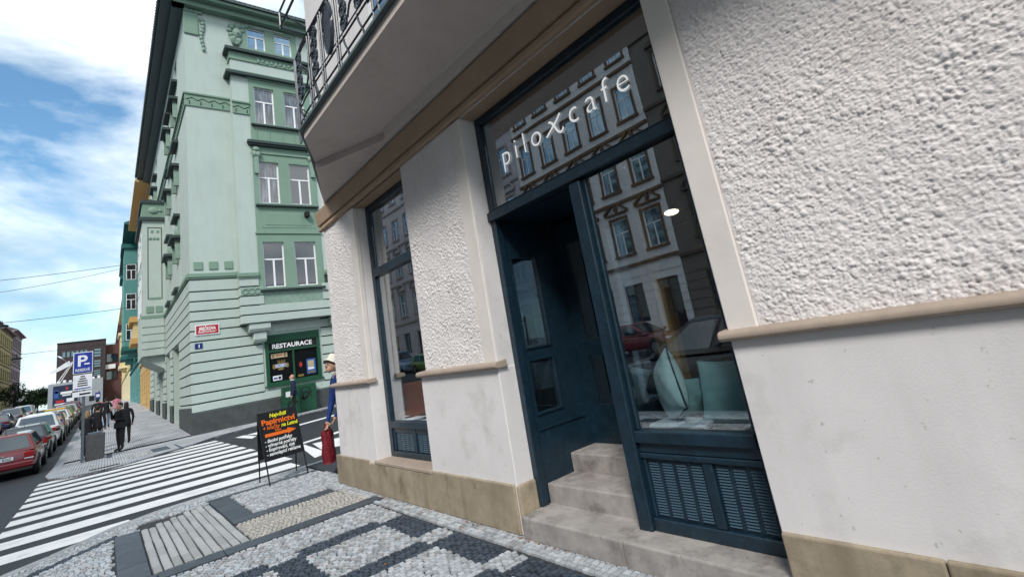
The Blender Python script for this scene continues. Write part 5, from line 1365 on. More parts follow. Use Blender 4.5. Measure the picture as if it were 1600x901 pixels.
# ------------------------------------------------------------------ signs, bin, board
mat('steel', (0.16, 0.19, 0.22), 0.4, 0.15, 8, metal=0.6); mat('sign_blue', (0.012, 0.035, 0.30), 0.35, 0.03); mat('sign_white', (0.78, 0.79, 0.82), 0.4, 0.03)
PX, PY = -24.5, -0.62
ps = thing('parking_sign', 'blue reserved parking sign with white plates on a grey pole', 'sign', (PX, PY, 0))
mk('pole', MB().cyl((PX, PY, 0), (PX, PY, 3.88), .045, n=12), MATS['steel'], ps)
def plate(y0, y1, z0, z1, mn, d, nm): return mk(nm, MB().box(PX + d, PX + d + .012, y0, y1, z0, z1), MATS[mn], ps, bevel=.003)
plate(-.93, -.38, 3.09, 3.86, 'sign_white', .05, 'plate'); plate(-.905, -.405, 3.115, 3.835, 'sign_blue', .0625, 'plate_face')
plate(-.92, -.39, 2.50, 3.05, 'sign_white', .05, 'plate'); plate(-.93, -.39, 2.27, 2.45, 'sign_white', .05, 'plate')
def stext(b, size, y, z, mn, fit=None, **k): return put_text(b, size, (PX + .079, y, z), (0, 1, 0), (0, 0, 1), mn, ps, fit=fit, **k)
stext('P', .55, -.80, 3.36, 'sign_white', fit=.27, offset=.012); stext('RESERVÉ', .14, -.86, 3.17, 'sign_white', fit=.40, offset=.002)
mk('lettering', MB().box(PX + .0755, PX + .079, -.62, -.47, 3.40, 3.45), MATS['sign_white'], ps)
for k, w in enumerate((.12, .18, .26, .28, .28)):
    mk('small_print', MB().box(PX + .0625, PX + .066, -.655 - w / 2, -.655 + w / 2, 2.96 - .08 * k, 3.0 - .08 * k), MATS['dark'], ps)
mk('blue_line', MB().box(PX + .0625, PX + .066, -.88, -.43, 2.54, 2.575), MATS['sign_blue'], ps)
mk('small_print', MB().box(PX + .0625, PX + .066, -.74, -.43, 2.33, 2.39), MATS['dark'], ps)
# second sign post far up the pavement
fs = thing('parking_sign', 'small distant blue parking sign and round no stopping sign', 'sign', (-60, -.45, zg(-60)))
z0 = zg(-60)
mk('pole', MB().cyl((-60, -.45, z0), (-60, -.45, z0 + 2.1), .04), MATS['steel'], fs); mk('plate', MB().box(-59.95, -59.93, -.72, -.36, 2.95, 3.55), MATS['sign_blue'], fs); mk('plate', MB().box(-59.928, -59.92, -.66, -.42, 3.15, 3.4), MATS['sign_white'], fs)
m = MB(); m.cyl((-59.95, -.35, 2.35), (-59.93, -.35, 2.35), .3, n=20); mk('round_sign', m, MATS['red_ink'], fs); m = MB(); m.cyl((-59.929, -.35, 2.35), (-59.92, -.35, 2.35), .23, n=20); mk('round_face', m, MATS['sign_blue'], fs)
# concrete litter bin
mat('concrete_dark', (0.085, 0.085, 0.088), 0.9, 0.35, 14, bump=.7, bscale=45, bdist=.02)
bn = thing('litter_bin', 'dark pebbled concrete litter bin beside the parking sign', 'bin', (-24.8, -.28, 0))
m = MB(); m.add([(-25.05, -.55, 0), (-24.55, -.55, 0), (-24.55, -.02, 0), (-25.05, -.02, 0), (-25.08, -.58, .88), (-24.52, -.58, .88), (-24.52, .01, .88), (-25.08, .01, .88)], [(0, 3, 2, 1), (0, 1, 5, 4), (1, 2, 6, 5), (2, 3, 7, 6), (3, 0, 4, 7), (4, 5, 6, 7)]); mk('body', m, MATS['concrete_dark'], bn, bevel=.03, seg=2)
m = MB(); m.box(-25.0, -24.6, -.50, -.07, .88, .95); mk('rim', m, MATS['steel'], bn, bevel=.01); mk('ashtray_post', MB().cyl((-24.62, -.1, .88), (-24.62, -.1, 1.02), .02), MATS['steel'], bn)

# black A-board of the stationer
mat('board_black', (0.012, 0.013, 0.016), 0.45, 0.1, 8); mat('ink_yellow', (0.85, 0.80, 0.03), 0.5, 0); mat('ink_orange', (0.85, 0.16, 0.015), 0.5, 0); mat('ink_white', (0.88, 0.88, 0.88), 0.5, 0)
ab = thing('a_board', 'black stationery shop A-board with orange arrow on the pavement', 'sign', (-9.2, 2.25, 0))
p0 = Vector((-8.93, 1.95, 0.0)); p1 = Vector((-9.10, 2.60, 0.0)); topc = Vector((-.30, -.06, 1.08))
U = (p1 - p0).normalized(); W0 = (p1 - p0).length
upv = (topc).normalized(); LN = topc.length
FA = face_M(p0, U, upv)                                     # local x across, y up the board, z out
def abm(): m = MB(); m.M = FA; return m
m = abm(); m.box(0.0, W0, .36, LN, -.012, .0); mk('front_panel', m, MATS['board_black'], ab, bevel=.004)
for u in (.02, W0 - .02): mk('leg', abm().cyl((u, 0, -.008), (u, .37, -.008), .011, n=8), MATS['dark'], ab)
b0 = Vector((-9.53, 1.93, 0)); b1 = Vector((-9.70, 2.56, 0)); up2 = Vector(p0) + topc - b0
FA2 = face_M(b0, (b1 - b0).normalized(), up2.normalized())
m = MB(); m.M = FA2; m.box(0, W0, .36, up2.length - .01, -.006, .006); mk('back_panel', m, MATS['board_black'], ab, bevel=.004)
for u in (.02, W0 - .02): m = MB(); m.M = FA2; m.cyl((u, 0, 0), (u, .37, 0), .011, n=8); mk('leg', m, MATS['dark'], ab)
def at(body, size, u, v, mn, fit, **k): return put_text(body, size, FA @ Vector((u, v, .003)), U, upv, mn, ab, fit=fit, **k)
at('Největší', .085, .19, LN - .10, 'ink_yellow', .30, shear=.25, offset=.0025)
at('Papírnictví', .12, .05, LN - .205, 'ink_orange', .57, offset=.004)
at('+ hračky', .085, .06, LN - .285, 'ink_orange', .28, shear=.25, offset=.0015)
at('na Letné', .085, .36, LN - .285, 'ink_yellow', .29, shear=.25, offset=.0025)
at('25m', .05, .24, LN - .335, 'ink_orange', .11, offset=.001)
m = abm(); a = LN - .40
m.add([(.07, a, .003), (.45, a, .003), (.45, a - .02, .003), (.60, a + .03, .003), (.45, a + .08, .003), (.45, a + .05, .003), (.07, a + .05, .003)], [tuple(range(7))]); mk('arrow', m, MATS['ink_orange'], ab)
for k, (s_, w) in enumerate((('- školní potřeby', .46), ('- výtvarné potřeby', .52), ('- kopírování, tisk', .48), ('- samolepicí reklama', .56))):
    at(s_, .074, .05, LN - .485 - .068 * k, 'ink_white', w, shear=.2, offset=.0018)

# ------------------------------------------------------------------ cars
mat('tyre', (0.012, 0.012, 0.012), 0.8, 0.1); mat('rim', (0.28, 0.29, 0.30), 0.35, 0.1, metal=.7); mat('tail_red', (0.30, 0.01, 0.012), 0.25, 0); mat('lamp_clear', (0.6, 0.62, 0.65), 0.15, 0); mat('plastic', (0.02, 0.02, 0.022), 0.5, 0.1)
window_glass('car_glass', (0.02, 0.035, 0.045))
def paint(name, col):
    m = mat(name, col, 0.28, 0.05, 2, spec=.6); m.node_tree.nodes['Principled BSDF'].inputs['Coat Weight'].default_value = .8; m.node_tree.nodes['Principled BSDF'].inputs['Coat Roughness'].default_value = .06
    return m
CARS = {}
def car(label, col, x, y, rz=180, kind='hatch', group='cars parked along the street', plate='4A2 8260', extra=None):
    if col not in MATS: raise KeyError(col)
    key = (col, kind)
    L, Wd, Hh = {'hatch': (4.0, 1.70, 1.43), 'sedan': (4.5, 1.76, 1.43), 'van': (4.3, 1.80, 1.78), 'suv': (4.4, 1.84, 1.68)}[kind]
    hw = Wd / 2; r = L / 2; belt = .90 if Hh < 1.5 else 1.02
    root = thing('parked_car', label, 'car', (0, 0, 0), group)
    P = MATS[col]
    # lower shell: lofted rounded sections
    tail = {'hatch': [(-r, .74, .36, .62), (-r + .04, .90, .26, belt - .04), (-r + .22, .97, .22, belt + .02)], 'sedan': [(-r, .74, .36, .66), (-r + .05, .90, .26, .92), (-r + .35, .97, .22, .97)], 'van': [(-r, .80, .34, .7), (-r + .03, .92, .26, belt), (-r + .2, .97, .22, belt + .02)], 'suv': [(-r, .78, .36, .7), (-r + .04, .92, .28, belt - .02), (-r + .25, .97, .26, belt + .02)]}[kind]
    st = tail + [(-r * .45, 1.0, .20, belt + .01), (r * .05, 1.0, .20, belt), (r * .42, .99, .20, belt - .01), (r * .72, .96, .22, belt - .10), (r * .92, .88, .26, belt - .20), (r, .70, .34, belt - .34)]
    vs = []; n = 12
    for (sx, sw, zb_, zt_) in st:
        w = hw * sw; h = zt_ - zb_
        ring = [(-.80 * w, zb_), (-.97 * w, zb_ + .14 * h), (-w, zb_ + .45 * h), (-.985 * w, zb_ + .72 * h), (-.93 * w, zt_ - .05 * h), (-.72 * w, zt_)]
        ring += [(-a, b) for a, b in ring[::-1]]
        vs += [(sx, a, b) for a, b in ring]
    fs = [tuple(range(n)), tuple(range(len(vs) - 1, len(vs) - n - 1, -1))]
    for i in range(len(st) - 1):
        for j in range(n): fs.append((i * n + j, (i + 1) * n + j, (i + 1) * n + (j + 1) % n, i * n + (j + 1) % n))
    m = MB(); m.add(vs, fs); o = mk('body', m, P, root, smooth=True); sd = o.modifiers.new('s', 'SUBSURF'); sd.levels = 1; sd.render_levels = 2
    # cabin
    xb0, xb1, xt0, xt1 = {'hatch': (-r + .10, r * .46, -r + .42, r * .02), 'sedan': (-r + .55, r * .42, -r + 1.05, r * .02), 'van': (-r + .06, r * .60, -r + .16, r * .22), 'suv': (-r + .10, r * .48, -r + .34, r * .06)}[kind]
    wb, wt_ = hw * .93, hw * .70; zb_, zt_ = belt - .03, Hh
    base = [(xb0, -wb), (xb1, -wb), (xb1, wb), (xb0, wb)]; tp = [(xt0, -wt_), (xt1, -wt_), (xt1, wt_), (xt0, wt_)]
    m = MB(); V = [(a, b, zb_) for a, b in base] + [(a, b, zt_ - .03) for a, b in tp] + [(a * .9 + (.1 * (xt0 + xt1) / 2), b * .72, zt_) for a, b in tp]
    F_ = [(0, 1, 5, 4), (1, 2, 6, 5), (2, 3, 7, 6), (3, 0, 4, 7), (4, 5, 9, 8), (5, 6, 10, 9), (6, 7, 11, 10), (7, 4, 8, 11), (8, 9, 10, 11)]
    m.add(V, F_); mk('cabin', m, P, root, bevel=.06, seg=3)
    def glass(i0, i1, i2, i3, nm, a=(.08, .92), b=(.12, .90)):
        p = [Vector(V[k]) for k in (i0, i1, i2, i3)]; nrm = (p[1] - p[0]).cross(p[3] - p[0]).normalized() * .012
        bi = lambda s_, t: tuple(p[0].lerp(p[1], s_).lerp(p[3].lerp(p[2], s_), t) + nrm)
        m = MB(); m.add([bi(a[0], b[0]), bi(a[1], b[0]), bi(a[1], b[1]), bi(a[0], b[1])], [(0, 1, 2, 3)]); q = [Vector(t) - nrm * .9 for t in m.v]
        m.add([tuple(t) for t in q], [(3, 2, 1, 0)]); m.f += [(0, 4, 5, 1), (1, 5, 6, 2), (2, 6, 7, 3), (3, 7, 4, 0)]; m.m += [0] * 4
        mk(nm, m, MATS['car_glass'], root)
    glass(3, 0, 4, 7, 'rear_window'); glass(1, 2, 6, 5, 'windscreen')
    glass(0, 1, 5, 4, 'side_window', (.12, .50)); glass(0, 1, 5, 4, 'side_window', (.54, .90)); glass(2, 3, 7, 6, 'side_window', (.10, .46)); glass(2, 3, 7, 6, 'side_window', (.50, .88))
    # wheels
    for wx in (-r * .62, r * .64):
        for s_ in (-1, 1):
            yo = s_ * (hw + .012); rd = .31 if kind != 'suv' else .35
            m = MB(); m.cyl((wx, s_ * (hw - .12), rd + .02), (wx, s_ * (hw + .001), rd + .02), rd + .055, n=20); mk('wheel_arch', m, MATS['plastic'], root)
            m = MB(); k = 20
            m.cyl((wx, s_ * (hw - .18), rd), (wx, s_ * (hw + .004), rd), rd, n=k); m.cyl((wx, s_ * (hw + .0045), rd), (wx, yo, rd), rd * .97, rd * .9, n=k); w_ = mk('tyre', m, MATS['tyre'], root)
            m = MB(); m.cyl((wx, s_ * (hw + .0125), rd), (wx, s_ * (hw + .02), rd), rd * .62, n=k)
            mk('rim', m, MATS['rim'], w_)
            m = MB()
            for q in range(5):
                a = q * 1.2566; m.box(wx + rd * .35 * math.cos(a) - .03, wx + rd * .35 * math.cos(a) + .03, min(s_ * (hw + .0205), s_ * (hw + .023)), max(s_ * (hw + .0205), s_ * (hw + .023)), rd + rd * .35 * math.sin(a) - .03, rd + rd * .35 * math.sin(a) + .03)
            mk('rim_hole', m, MATS['plastic'], w_)
    for s_ in (-1, 1):
        y0, y1 = sorted((s_ * hw * .60, s_ * hw * .90)); mk('tail_light', MB().box(-r - .02, -r + .14, y0, y1, belt - .26, belt - .07), MATS['tail_red'], root, bevel=.03, seg=2)
        y0, y1 = sorted((s_ * hw * .62, s_ * hw * .88)); mk('reversing_light', MB().box(-r - .024, -r + .05, y0, y1, belt - .30, belt - .265), MATS['lamp_clear'], root)
        y0, y1 = sorted((s_ * hw * .50, s_ * hw * .84)); mk('headlight', MB().box(r * .86, r - .03, y0, y1, belt - .36, belt - .24), MATS['lamp_clear'], root, bevel=.03, seg=2)
        y0, y1 = sorted((s_ * (hw + .01), s_ * (hw + .17))); mk('mirror', MB().box(r * .33, r * .33 + .1, y0, y1, belt + .02, belt + .15), P if s_ > 0 else P, root, bevel=.03, seg=2)
        for hx in (-r * .18, r * .22):
            y0, y1 = sorted((s_ * (hw * .985), s_ * (hw + .015))); mk('door_handle', MB().box(hx, hx + .16, y0, y1, belt - .18, belt - .15), MATS['plastic'], root)
    mk('bumper', MB().box(-r - .06, -r + .16, -hw * .90, hw * .90, .34, .55), P, root, bevel=.05, seg=2); mk('bumper_lip', MB().box(-r - .045, -r + .12, -hw * .86, hw * .86, .24, .335), MATS['plastic'], root, bevel=.02)
    mk('front_bumper', MB().box(r - .16, r + .05, -hw * .82, hw * .82, .26, .48), P, root, bevel=.05, seg=2); mk('grille', MB().box(r - .03, r + .02, -hw * .42, hw * .42, .50, .58), MATS['plastic'], root)
    np_ = mk('number_plate', MB().box(-r - .035, -r - .02, -.26, .26, .63, .74), MATS['sign_white'], root)
    put_text(plate, .10, (-r - .037, .22, .65), (0, -1, 0), (0, 0, 1), 'dark', np_, fit=.43, offset=.002)
    mk('badge', MB().ball((-r + .01, 0, belt - .12), (.03, .07, .03), 10, 6), MATS['rim'], root)
    mk('aerial', MB().cyl((xt0 + .15, 0, zt_ - .01), (xt0 + .02, 0, zt_ + .14), .008, n=5), MATS['plastic'], root)
    if extra: extra(root, r, hw, Hh, belt)
    sl = math.atan2(zg(x - 2) - zg(x + 2), 4)
    root.matrix_basis = Matrix.Translation((x, y, zg(x) + RZ)) @ Matrix.Rotation(sl, 4, 'Y') @ Matrix.Rotation(math.radians(rz), 4, 'Z')
    return root
paint('p_red', (0.17, 0.004, 0.008)); paint('p_black', (0.012, 0.012, 0.015)); paint('p_white', (0.70, 0.72, 0.75)); paint('p_silver', (0.36, 0.38, 0.41)); paint('p_blue', (0.015, 0.04, 0.16)); paint('p_green', (0.10, 0.20, 0.02)); paint('p_orange', (0.5, 0.08, 0.02)); paint('p_yellow', (0.75, 0.42, 0.01)); paint('p_brown', (0.05, 0.03, 0.025)); paint('p_lblue', (0.20, 0.28, 0.40)); paint('p_wine', (0.16, 0.01, 0.02))
CY = -2.62
car('dark red hatchback parked nearest the zebra crossing', 'p_red', -26.55, CY, plate='4A2 8260')
car('black hatchback parked in front of the red one', 'p_black', -31.6, CY, plate='3A6 1175')
car('white estate car with big mirror, third in the kerb row', 'p_white', -37.0, CY, kind='suv', plate='5AB 2201')
car('dark brown saloon, fourth in the kerb row', 'p_brown', -42.6, CY, kind='sedan', plate='1AC 7732')
def police(root, r, hw, Hh, belt):
    mk('yellow_cover', MB().box(-r + .5, r * .1, -hw * .62, hw * .62, Hh - .01, Hh + .12), MATS['p_yellow'], root, bevel=.05, seg=2)
car('white small car with yellow roof cover in the kerb row', 'p_white', -48.2, CY, plate='2AL 4410', extra=police)
car('light green hatchback just past the yellow roofed car', 'p_green', -53.8, CY, plate='6A1 0921')
car('silver saloon farther along the kerb row', 'p_silver', -60.0, CY, kind='sedan', plate='7AD 3360')
car('dark red car at the far end of the kerb row', 'p_wine', -68.0, CY, plate='8A0 5518')
LY = -6.9
car('black saloon with pale roof in the left lane', 'p_black', -40.5, LY, kind='sedan', plate='3AN 6104')
car('white hatchback waiting behind the black saloon', 'p_white', -47.5, LY, plate='4AP 2277')
car('orange hatchback in the left lane queue', 'p_orange', -54.5, LY, plate='2AH 9083')
car('blue saloon in the left lane queue', 'p_blue', -62.0, LY, kind='sedan', plate='9A3 1246')
car('silver estate at the end of the left lane queue', 'p_silver', -70.0, LY, kind='suv', plate='1AE 6650')
car('white van farthest up the left lane', 'p_white', -79.0, LY, kind='van', plate='5AK 4012')
MG = 'cars mirrored in the shop glass'
car('black saloon at the near kerb, seen only mirrored in the big pane', 'p_black', -4.6, -2.55, kind='sedan', group=MG, plate='3AT 0098')
car('red hatchback across the street, mirrored behind the mullion', 'p_wine', -14.6, -13.8, rz=0, group=MG, plate='2AB 7719')
car('lime green hatchback mirrored in the narrow window', 'p_green', -34.5, -13.8, rz=0, group=MG, plate='4AU 3371')
car('pale blue van mirrored in the narrow window', 'p_lblue', -40.0, -13.8, rz=0, kind='van', group=MG, plate='6AC 1102')
car('dark saloon across the street near the dark stone house, mirrored in the big pane', 'p_black', -8.6, -13.8, rz=0, kind='sedan', group=MG, plate='1AD 4486')

# ------------------------------------------------------------------ people
mat('skin', (0.50, 0.29, 0.20), 0.55, 0.08, 20); mat('c_black', (0.010, 0.010, 0.013), 0.85, 0.2, 10, bump=.3, bscale=14); mat('c_navy', (0.010, 0.016, 0.045), 0.85, 0.2, 10, bump=.3, bscale=14); mat('c_blue', (0.008, 0.033, 0.17), 0.8, 0.25, 9, bump=.6, bscale=16, bdist=.02); mat('c_jeans', (0.20, 0.30, 0.45), 0.9, 0.2, 12); mat('c_pink', (0.55, 0.20, 0.26), 0.9, 0.15, 10); mat('c_grey', (0.25, 0.25, 0.26), 0.9, 0.15, 10)
mat('hair_dark', (0.015, 0.011, 0.009), 0.6, 0.3, 30); mat('hair_blond', (0.26, 0.17, 0.08), 0.6, 0.3, 30); mat('hair_grey', (0.2, 0.19, 0.18), 0.6, 0.3, 30); mat('hat_cream', (0.70, 0.66, 0.57), 0.9, 0.1, 12, bump=.3, bscale=40)
mat('bag_red', (0.15, 0.005, 0.012), 0.7, 0.25, 9, bump=.6, bscale=18, bdist=.02)
def person(label, x, y, z, rz, h=1.75, top='c_black', leg='c_black', shoe='c_black', hair='hair_dark', hairstyle='short', arms=None, stride=0.0, lean=0.0, head=(0, 0), extra=None, bulk=1.0, group=None):
    root = thing('person', label, 'person', (0, 0, 0), group)
    k = h / 1.75
    J = []; E = []; RD = []; KD = []
    def jv(p, r, kd, par=None):
        J.append(Vector(p)); RD.append(r if isinstance(r, tuple) else (r, r)); KD.append(kd)
        if par is not None: E.append((par, len(J) - 1))
        return len(J) - 1
    ly = lambda zz: lean * max(0, zz - .9)
    P0 = jv((0, 0, .95), (.15 * bulk, .12 * bulk), 0)
    S1 = jv((0, ly(1.12), 1.12), (.145 * bulk, .115 * bulk), 0, P0); C1 = jv((0, ly(1.32), 1.32), (.165 * bulk, .12 * bulk), 0, S1); NB = jv((0, ly(1.46), 1.46), (.08, .07), 0, C1); NK = jv((0, ly(1.54) + .01, 1.545), (.055, .055), 2, NB)
    for s_ in (-1, 1):
        st = stride * s_
        H_ = jv((.095 * s_, 0, .90), (.098, .1), 1, P0); K_ = jv((.10 * s_, .02 + .45 * st, .50), (.068, .068), 1, H_); A_ = jv((.10 * s_, -.02 + .75 * st, .10 + (.05 if st < 0 else 0)), (.048, .048), 1, K_); jv((.115 * s_, .15 + .75 * st, .045 + (.02 if st < 0 else 0)), (.046, .04), 3, A_)
    hands = []
    for s_ in (-1, 1):
        el, wr = (arms or {}).get(s_, ((.25, -.03, 1.12), (.24, .06, .88)))
        SH = jv((.185 * s_, ly(1.42), 1.42), (.072 * bulk, .07), 0, NB); EL = jv((el[0] * s_, el[1] + ly(el[2]), el[2]), (.052 * bulk, .052), 0, SH); WR = jv((wr[0] * s_, wr[1] + ly(wr[2]), wr[2]), (.034, .034), 0, EL)
        d = (J[WR] - J[EL]).normalized(); PM = jv(tuple(J[WR] + d * .075), (.036, .024), 2, WR); hands.append((J[WR], J[PM], d, s_))
    me = bpy.data.meshes.new('body'); me.from_pydata([tuple(v) for v in J], E, []); o = bpy.data.objects.new('tmp', me); COL.objects.link(o)
    sk = o.modifiers.new('sk', 'SKIN'); sk.use_smooth_shade = True
    for i, dta in enumerate(me.skin_vertices[0].data): dta.radius = RD[i]; dta.use_root = (i == 0)
    o.modifiers.new('ss', 'SUBSURF').levels = 2
    dg = bpy.context.evaluated_depsgraph_get(); ev = bpy.data.meshes.new_from_object(o.evaluated_get(dg)); bpy.data.objects.remove(o)
    B_ = MB(); B_.v = [tuple(v.co) for v in ev.vertices]; B_.f = [tuple(p.vertices) for p in ev.polygons]
    segs = [(J[a], J[b], KD[b] if not (KD[b] == 2 and KD[a] == 0) else 2, KD[a]) for a, b in E]
    for p in ev.polygons:
        c = p.center; best = None
        for (a, b, kd, ka) in segs:
            ab_ = b - a; t = max(0, min(1, (c - a).dot(ab_) / ab_.length_squared)); dd = (a + ab_ * t - c).length
            if best is None or dd < best[0]: best = (dd, (kd if t > (.35 if kd == 2 else .0) else ka))
        kd = best[1]
        if c.z < .13 and kd == 1: kd = 3
        B_.m.append(kd)
    bpy.data.meshes.remove(ev)
    # head with face, ears
    hc = Vector((0, ly(1.64) + .03, 1.645)); HM = Matrix.Translation(hc) @ Matrix.Rotation(math.radians(head[0]), 4, 'Z') @ Matrix.Rotation(math.radians(-head[1]), 4, 'X')
    B_.M = HM
    B_.ball((0, 0, .02), (.077, .096, .112), 14, 10, 2); B_.ball((0, .03, -.055), (.055, .062, .062), 12, 8, 2); B_.ball((0, .10, -.008), (.016, .024, .028), 8, 6, 2); B_.ball((0, .088, -.055), (.026, .012, .008), 8, 5, 5)
    for s_ in (-1, 1): B_.ball((.078 * s_, -.005, .0), (.012, .024, .034), 8, 6, 2); B_.ball((.03 * s_, .085, .022), (.013, .009, .008), 8, 5, 4)
    B_.M = None
    for (wv, pm, d, s_) in hands:
        side = Vector((0, 0, 1)).cross(d); side = side.normalized() if side.length > .1 else Vector((1, 0, 0)); nrm = d.cross(side)
        for q in range(4):
            b0 = pm + side * (.027 - .018 * q) + d * .012; ln = (.036, .042, .04, .032)[q]; p1 = b0 + d * ln; p2 = p1 + (d * .7 + nrm * .7).normalized() * ln * .8
            B_.tube([tuple(b0 - d * .02), tuple(p1), tuple(p2)], [.0095, .009, .0075], 6, 2)
        th = pm + side * .03 * s_ - d * .03; B_.tube([tuple(th - side * .01 * s_), tuple(th + side * .028 * s_ + d * .02), tuple(th + side * .03 * s_ + d * .052)], [.012, .010, .008], 6, 2)
    mk('body', B_, [MATS[top], MATS[leg], MATS['skin'], MATS[shoe], MATS['dark'], MATS['red_ink']], root, smooth=True)
    if hairstyle != 'bald':
        m = MB(); m.M = HM
        m.ball((0, -.012, .05), (.086, .098, .094), 14, 9)
        if hairstyle == 'long':
            m.ball((0, -.05, -.05), (.092, .06, .16), 12, 8); m.ball((.06, 0, -.06), (.03, .05, .12), 8, 6); m.ball((-.06, 0, -.06), (.03, .05, .12), 8, 6)
        else: m.ball((0, -.05, .0), (.075, .055, .075), 10, 7)
        mk('hair', m, MATS[hair], root, smooth=True)
    if extra: extra(root, HM)
    # jacket hem and collar
    m = MB(); nn = 18
    for (zz, a, b) in ((1.05, .165, .14), (.93, .175, .15), (.84, .18, .152)):
        m.v += [(a * bulk * math.cos(6.2832 * i / nn), b * bulk * math.sin(6.2832 * i / nn) + ly(zz), zz + .01 * math.sin(i * 2.1)) for i in range(nn)]
    for q in range(2):
        for i in range(nn): m.f.append((q * nn + i, q * nn + (i + 1) % nn, (q + 1) * nn + (i + 1) % nn, (q + 1) * nn + i)); m.m.append(0)
    mk('jacket_hem', m, MATS[top], root, smooth=True)
    root.matrix_basis = Matrix.Translation((x, y, z)) @ Matrix.Rotation(math.radians(rz), 4, 'Z') @ Matrix.Scale(k, 4)
    return root
# local +y is forward; rz 180 faces -y
man = person('man in black drinking from a paper cup beside the crossing', -25.75, .46, zg(-25.75), -150, 1.80, arms={1: ((.28, .12, 1.18), (.10, .26, 1.50)), -1: ((.27, .02, 1.14), (.06, .22, 1.16))}, bulk=1.28, head=(0, -4))
cup_w = man.matrix_basis @ Vector((.03, .26, 1.60))
cp = thing('paper_cup', 'white paper cup at the lips of the man in black', 'cup', tuple(cup_w))
mk('cup', MB().cyl(tuple(cup_w - Vector((0, 0, .06))), tuple(cup_w + Vector((0, 0, .06))), .035, .045, 12), MATS['white_paper'], cp); mk('sleeve', MB().cyl(tuple(cup_w - Vector((0, 0, .03))), tuple(cup_w + Vector((0, 0, .03))), .041, .045, 12), MATS['w_orange2'], cp)
def sunglasses(root, HM):
    m = MB(); m.M = HM
    for s_ in (-1, 1): m.ball((.033 * s_, .092, .022), (.026, .010, .02), 8, 6); m.box(.06 * s_ - .002, .06 * s_ + .002, -.0, .09, .02, .028)
    m.box(-.012, .012, .094, .1, .022, .03); mk('glasses', m, MATS['dark'], root)
person('dark haired woman in sunglasses close behind the man in black', -28.2, .70, zg(-28.2), 100, 1.70, top='c_black', hairstyle='long', extra=sunglasses)
person('fair haired woman in black coat by the litter bin', -26.6, -.55, zg(-26.6), 70, 1.66, hair='hair_blond', hairstyle='long', bulk=1.15, arms={1: ((.24, .06, 1.12), (.14, .24, 1.02)), -1: ((.25, .04, 1.12), (.12, .24, 1.0))}, head=(0, 10))
person('man in dark jacket close behind the fair haired woman', -28.4, -.25, zg(-28.4), 80, 1.76)
person('walker in black jacket and light jeans far up the pavement', -41.0, .05, zg(-41), 90, 1.76, leg='c_jeans', stride=.2)
person('dark clothed walker beside the one in light jeans', -43.0, -.42, zg(-43), 90, 1.74, stride=.2, group=None)
person('walker in a pink top beyond the others on the pavement', -47.0, .62, zg(-47), 90, 1.68, top='c_pink', leg='c_grey', stride=.2)
person('bald man in navy jacket standing at the restaurant window', -25.05, 6.72, 0.0, 165, 1.78, top='c_navy', leg='c_black', hairstyle='bald', head=(10, -15), extra=lambda root, HM: mk('collar', MB().tube([(.075 * math.cos(a), .02 + .07 * math.sin(a), 1.53) for a in np.linspace(0, 6.28, 13)[:-1]], .022, 6, closed=True), MATS['white_paper'], root))
def oldhat(root, HM):
    m = MB(); m.M = HM; nn = 24; prof = [(.142, .035), (.138, .05), (.098, .085), (.092, .13), (.08, .165), (.04, .178), (.0, .18)]
    m.v = []; V = []
    for (r_, zz) in prof[:-1]: V += [(r_ * math.cos(6.2832 * i / nn), r_ * 1.12 * math.sin(6.2832 * i / nn) - .005, zz + .02 - .03 * (r_ > .11) * math.cos(6.2832 * i / nn) ** 2) for i in range(nn)]
    V.append((0, 0, .20)); F = []
    for q in range(len(prof) - 2):
        for i in range(nn): F.append((q * nn + i, q * nn + (i + 1) % nn, (q + 1) * nn + (i + 1) % nn, (q + 1) * nn + i))
    for i in range(nn): F.append(((len(prof) - 2) * nn + i, (len(prof) - 2) * nn + (i + 1) % nn, len(V) - 1))
    m.add(V, F); mk('bucket_hat', m, MATS['hat_cream'], root, smooth=True)
    m = MB(); m.M = HM
    for s_ in (-1, 1): m.tube([(.034 * s_ + .024 * math.cos(a), .10, .018 + .02 * math.sin(a)) for a in np.linspace(0, 6.28, 13)[:-1]], .0035, 5, closed=True); m.tube([(.058 * s_, .098, .024), (.08 * s_, -.01, .02)], .0035, 5)
    m.tube([(-.01, .102, .022), (.01, .102, .022)], .0035, 5); mk('glasses', m, MATS['dark'], root)
    m = MB(); m.M = HM; m.ball((0, .098, -.035), (.034, .012, .012), 8, 5); mk('moustache', m, MATS['hair_grey'], root)
old = person('elderly man in cream hat and blue jacket stepping round the cafe corner', -8.12, 2.98, 0.0, 178, 1.72, top='c_blue', leg='c_navy', hair='hair_grey', arms={1: ((.25, .14, 1.08), (.20, .28, .82)), -1: ((.25, .10, 1.10), (.20, .26, .90))}, lean=.24, head=(18, -24), extra=oldhat, bulk=1.12, stride=.16)
bgw = old.matrix_basis @ Vector((.19, .31, .68))
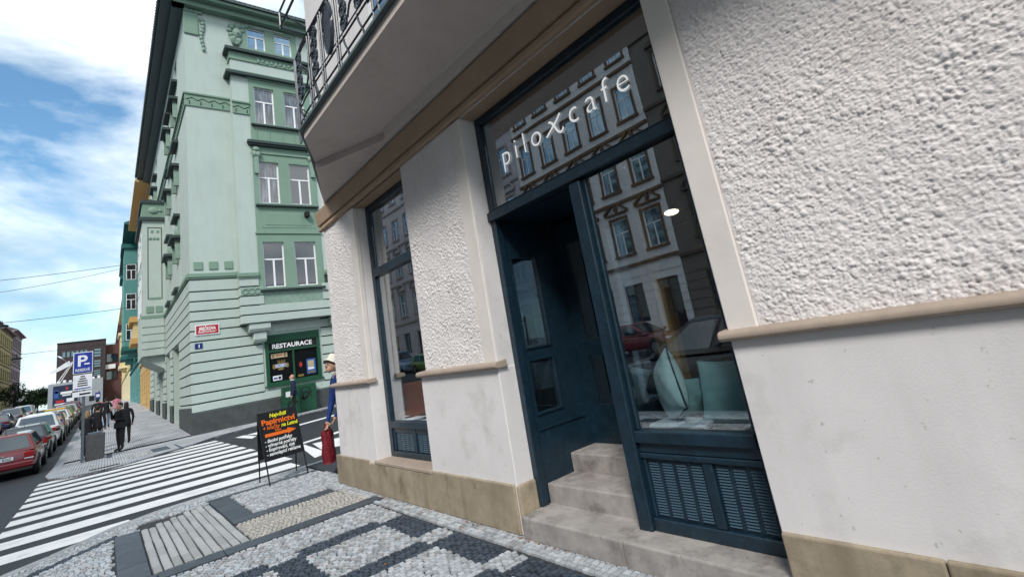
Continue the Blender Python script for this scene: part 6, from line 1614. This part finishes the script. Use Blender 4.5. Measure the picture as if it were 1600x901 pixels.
bg = thing('shopping_bag', 'crumpled dark red cloth bag hanging from the elderly man hand', 'bag', tuple(bgw - Vector((0, 0, .5))))
m = MB(); q = random.Random(4); rings = [(0.0, .075, .025), (-.06, .085, .04), (-.2, .09, .06), (-.34, .095, .07), (-.44, .095, .07), (-.49, .085, .06)]; nn = 20
for (dz, a, b) in rings: m.v += [(bgw.x + (b + .014 * math.sin(2.2 * i + dz * 9)) * math.cos(6.2832 * i / nn), bgw.y + (a + .016 * math.sin(3.1 * i + dz * 12))  * math.sin(6.2832 * i / nn), bgw.z + dz) for i in range(nn)]
for k in range(len(rings) - 1):
    for i in range(nn): m.f.append((k * nn + (i + 1) % nn, k * nn + i, (k + 1) * nn + i, (k + 1) * nn + (i + 1) % nn)); m.m.append(0)
m.f.append(tuple(range((len(rings) - 1) * nn, len(rings) * nn))); m.m.append(0)
mk('sack', m, MATS['bag_red'], bg, smooth=True)
mk('handle', MB().tube([(bgw.x, bgw.y - .05, bgw.z - .02), (bgw.x, bgw.y - .02, bgw.z + .1), (bgw.x, bgw.y + .02, bgw.z + .1), (bgw.x, bgw.y + .05, bgw.z - .02)], .012, 6), MATS['bag_red'], bg)
# fallen leaves by the steps
mat('dead_leaf', (0.35, 0.12, 0.02), 0.8, 0.3, 30)
m = MB(); q = random.Random(9)
for k in range(46):
    x = q.choice((-3.47, -3.2, -2.9, -3.4, -6.1, -5.0, -4.2)) + q.gauss(0, .09); y = 2.53 - abs(q.gauss(0, .02)) if q.random() < .8 else q.uniform(1.2, 2.4); a = q.uniform(0, 6.28); s_ = q.uniform(.008, .017)
    m.add([(x + s_ * math.cos(a), y + s_ * math.sin(a), .008), (x + s_ * .6 * math.cos(a + 1.6), y + s_ * .6 * math.sin(a + 1.6), .014), (x - s_ * math.cos(a), y - s_ * math.sin(a), .009), (x - s_ * .6 * math.cos(a + 1.6), y - s_ * .6 * math.sin(a + 1.6), .012)], [(0, 1, 2, 3)])
tag(mk('leaf_litter', m, MATS['dead_leaf']), 'small brown fallen leaves lying along the foot of the cafe steps', 'leaves', kind='stuff')
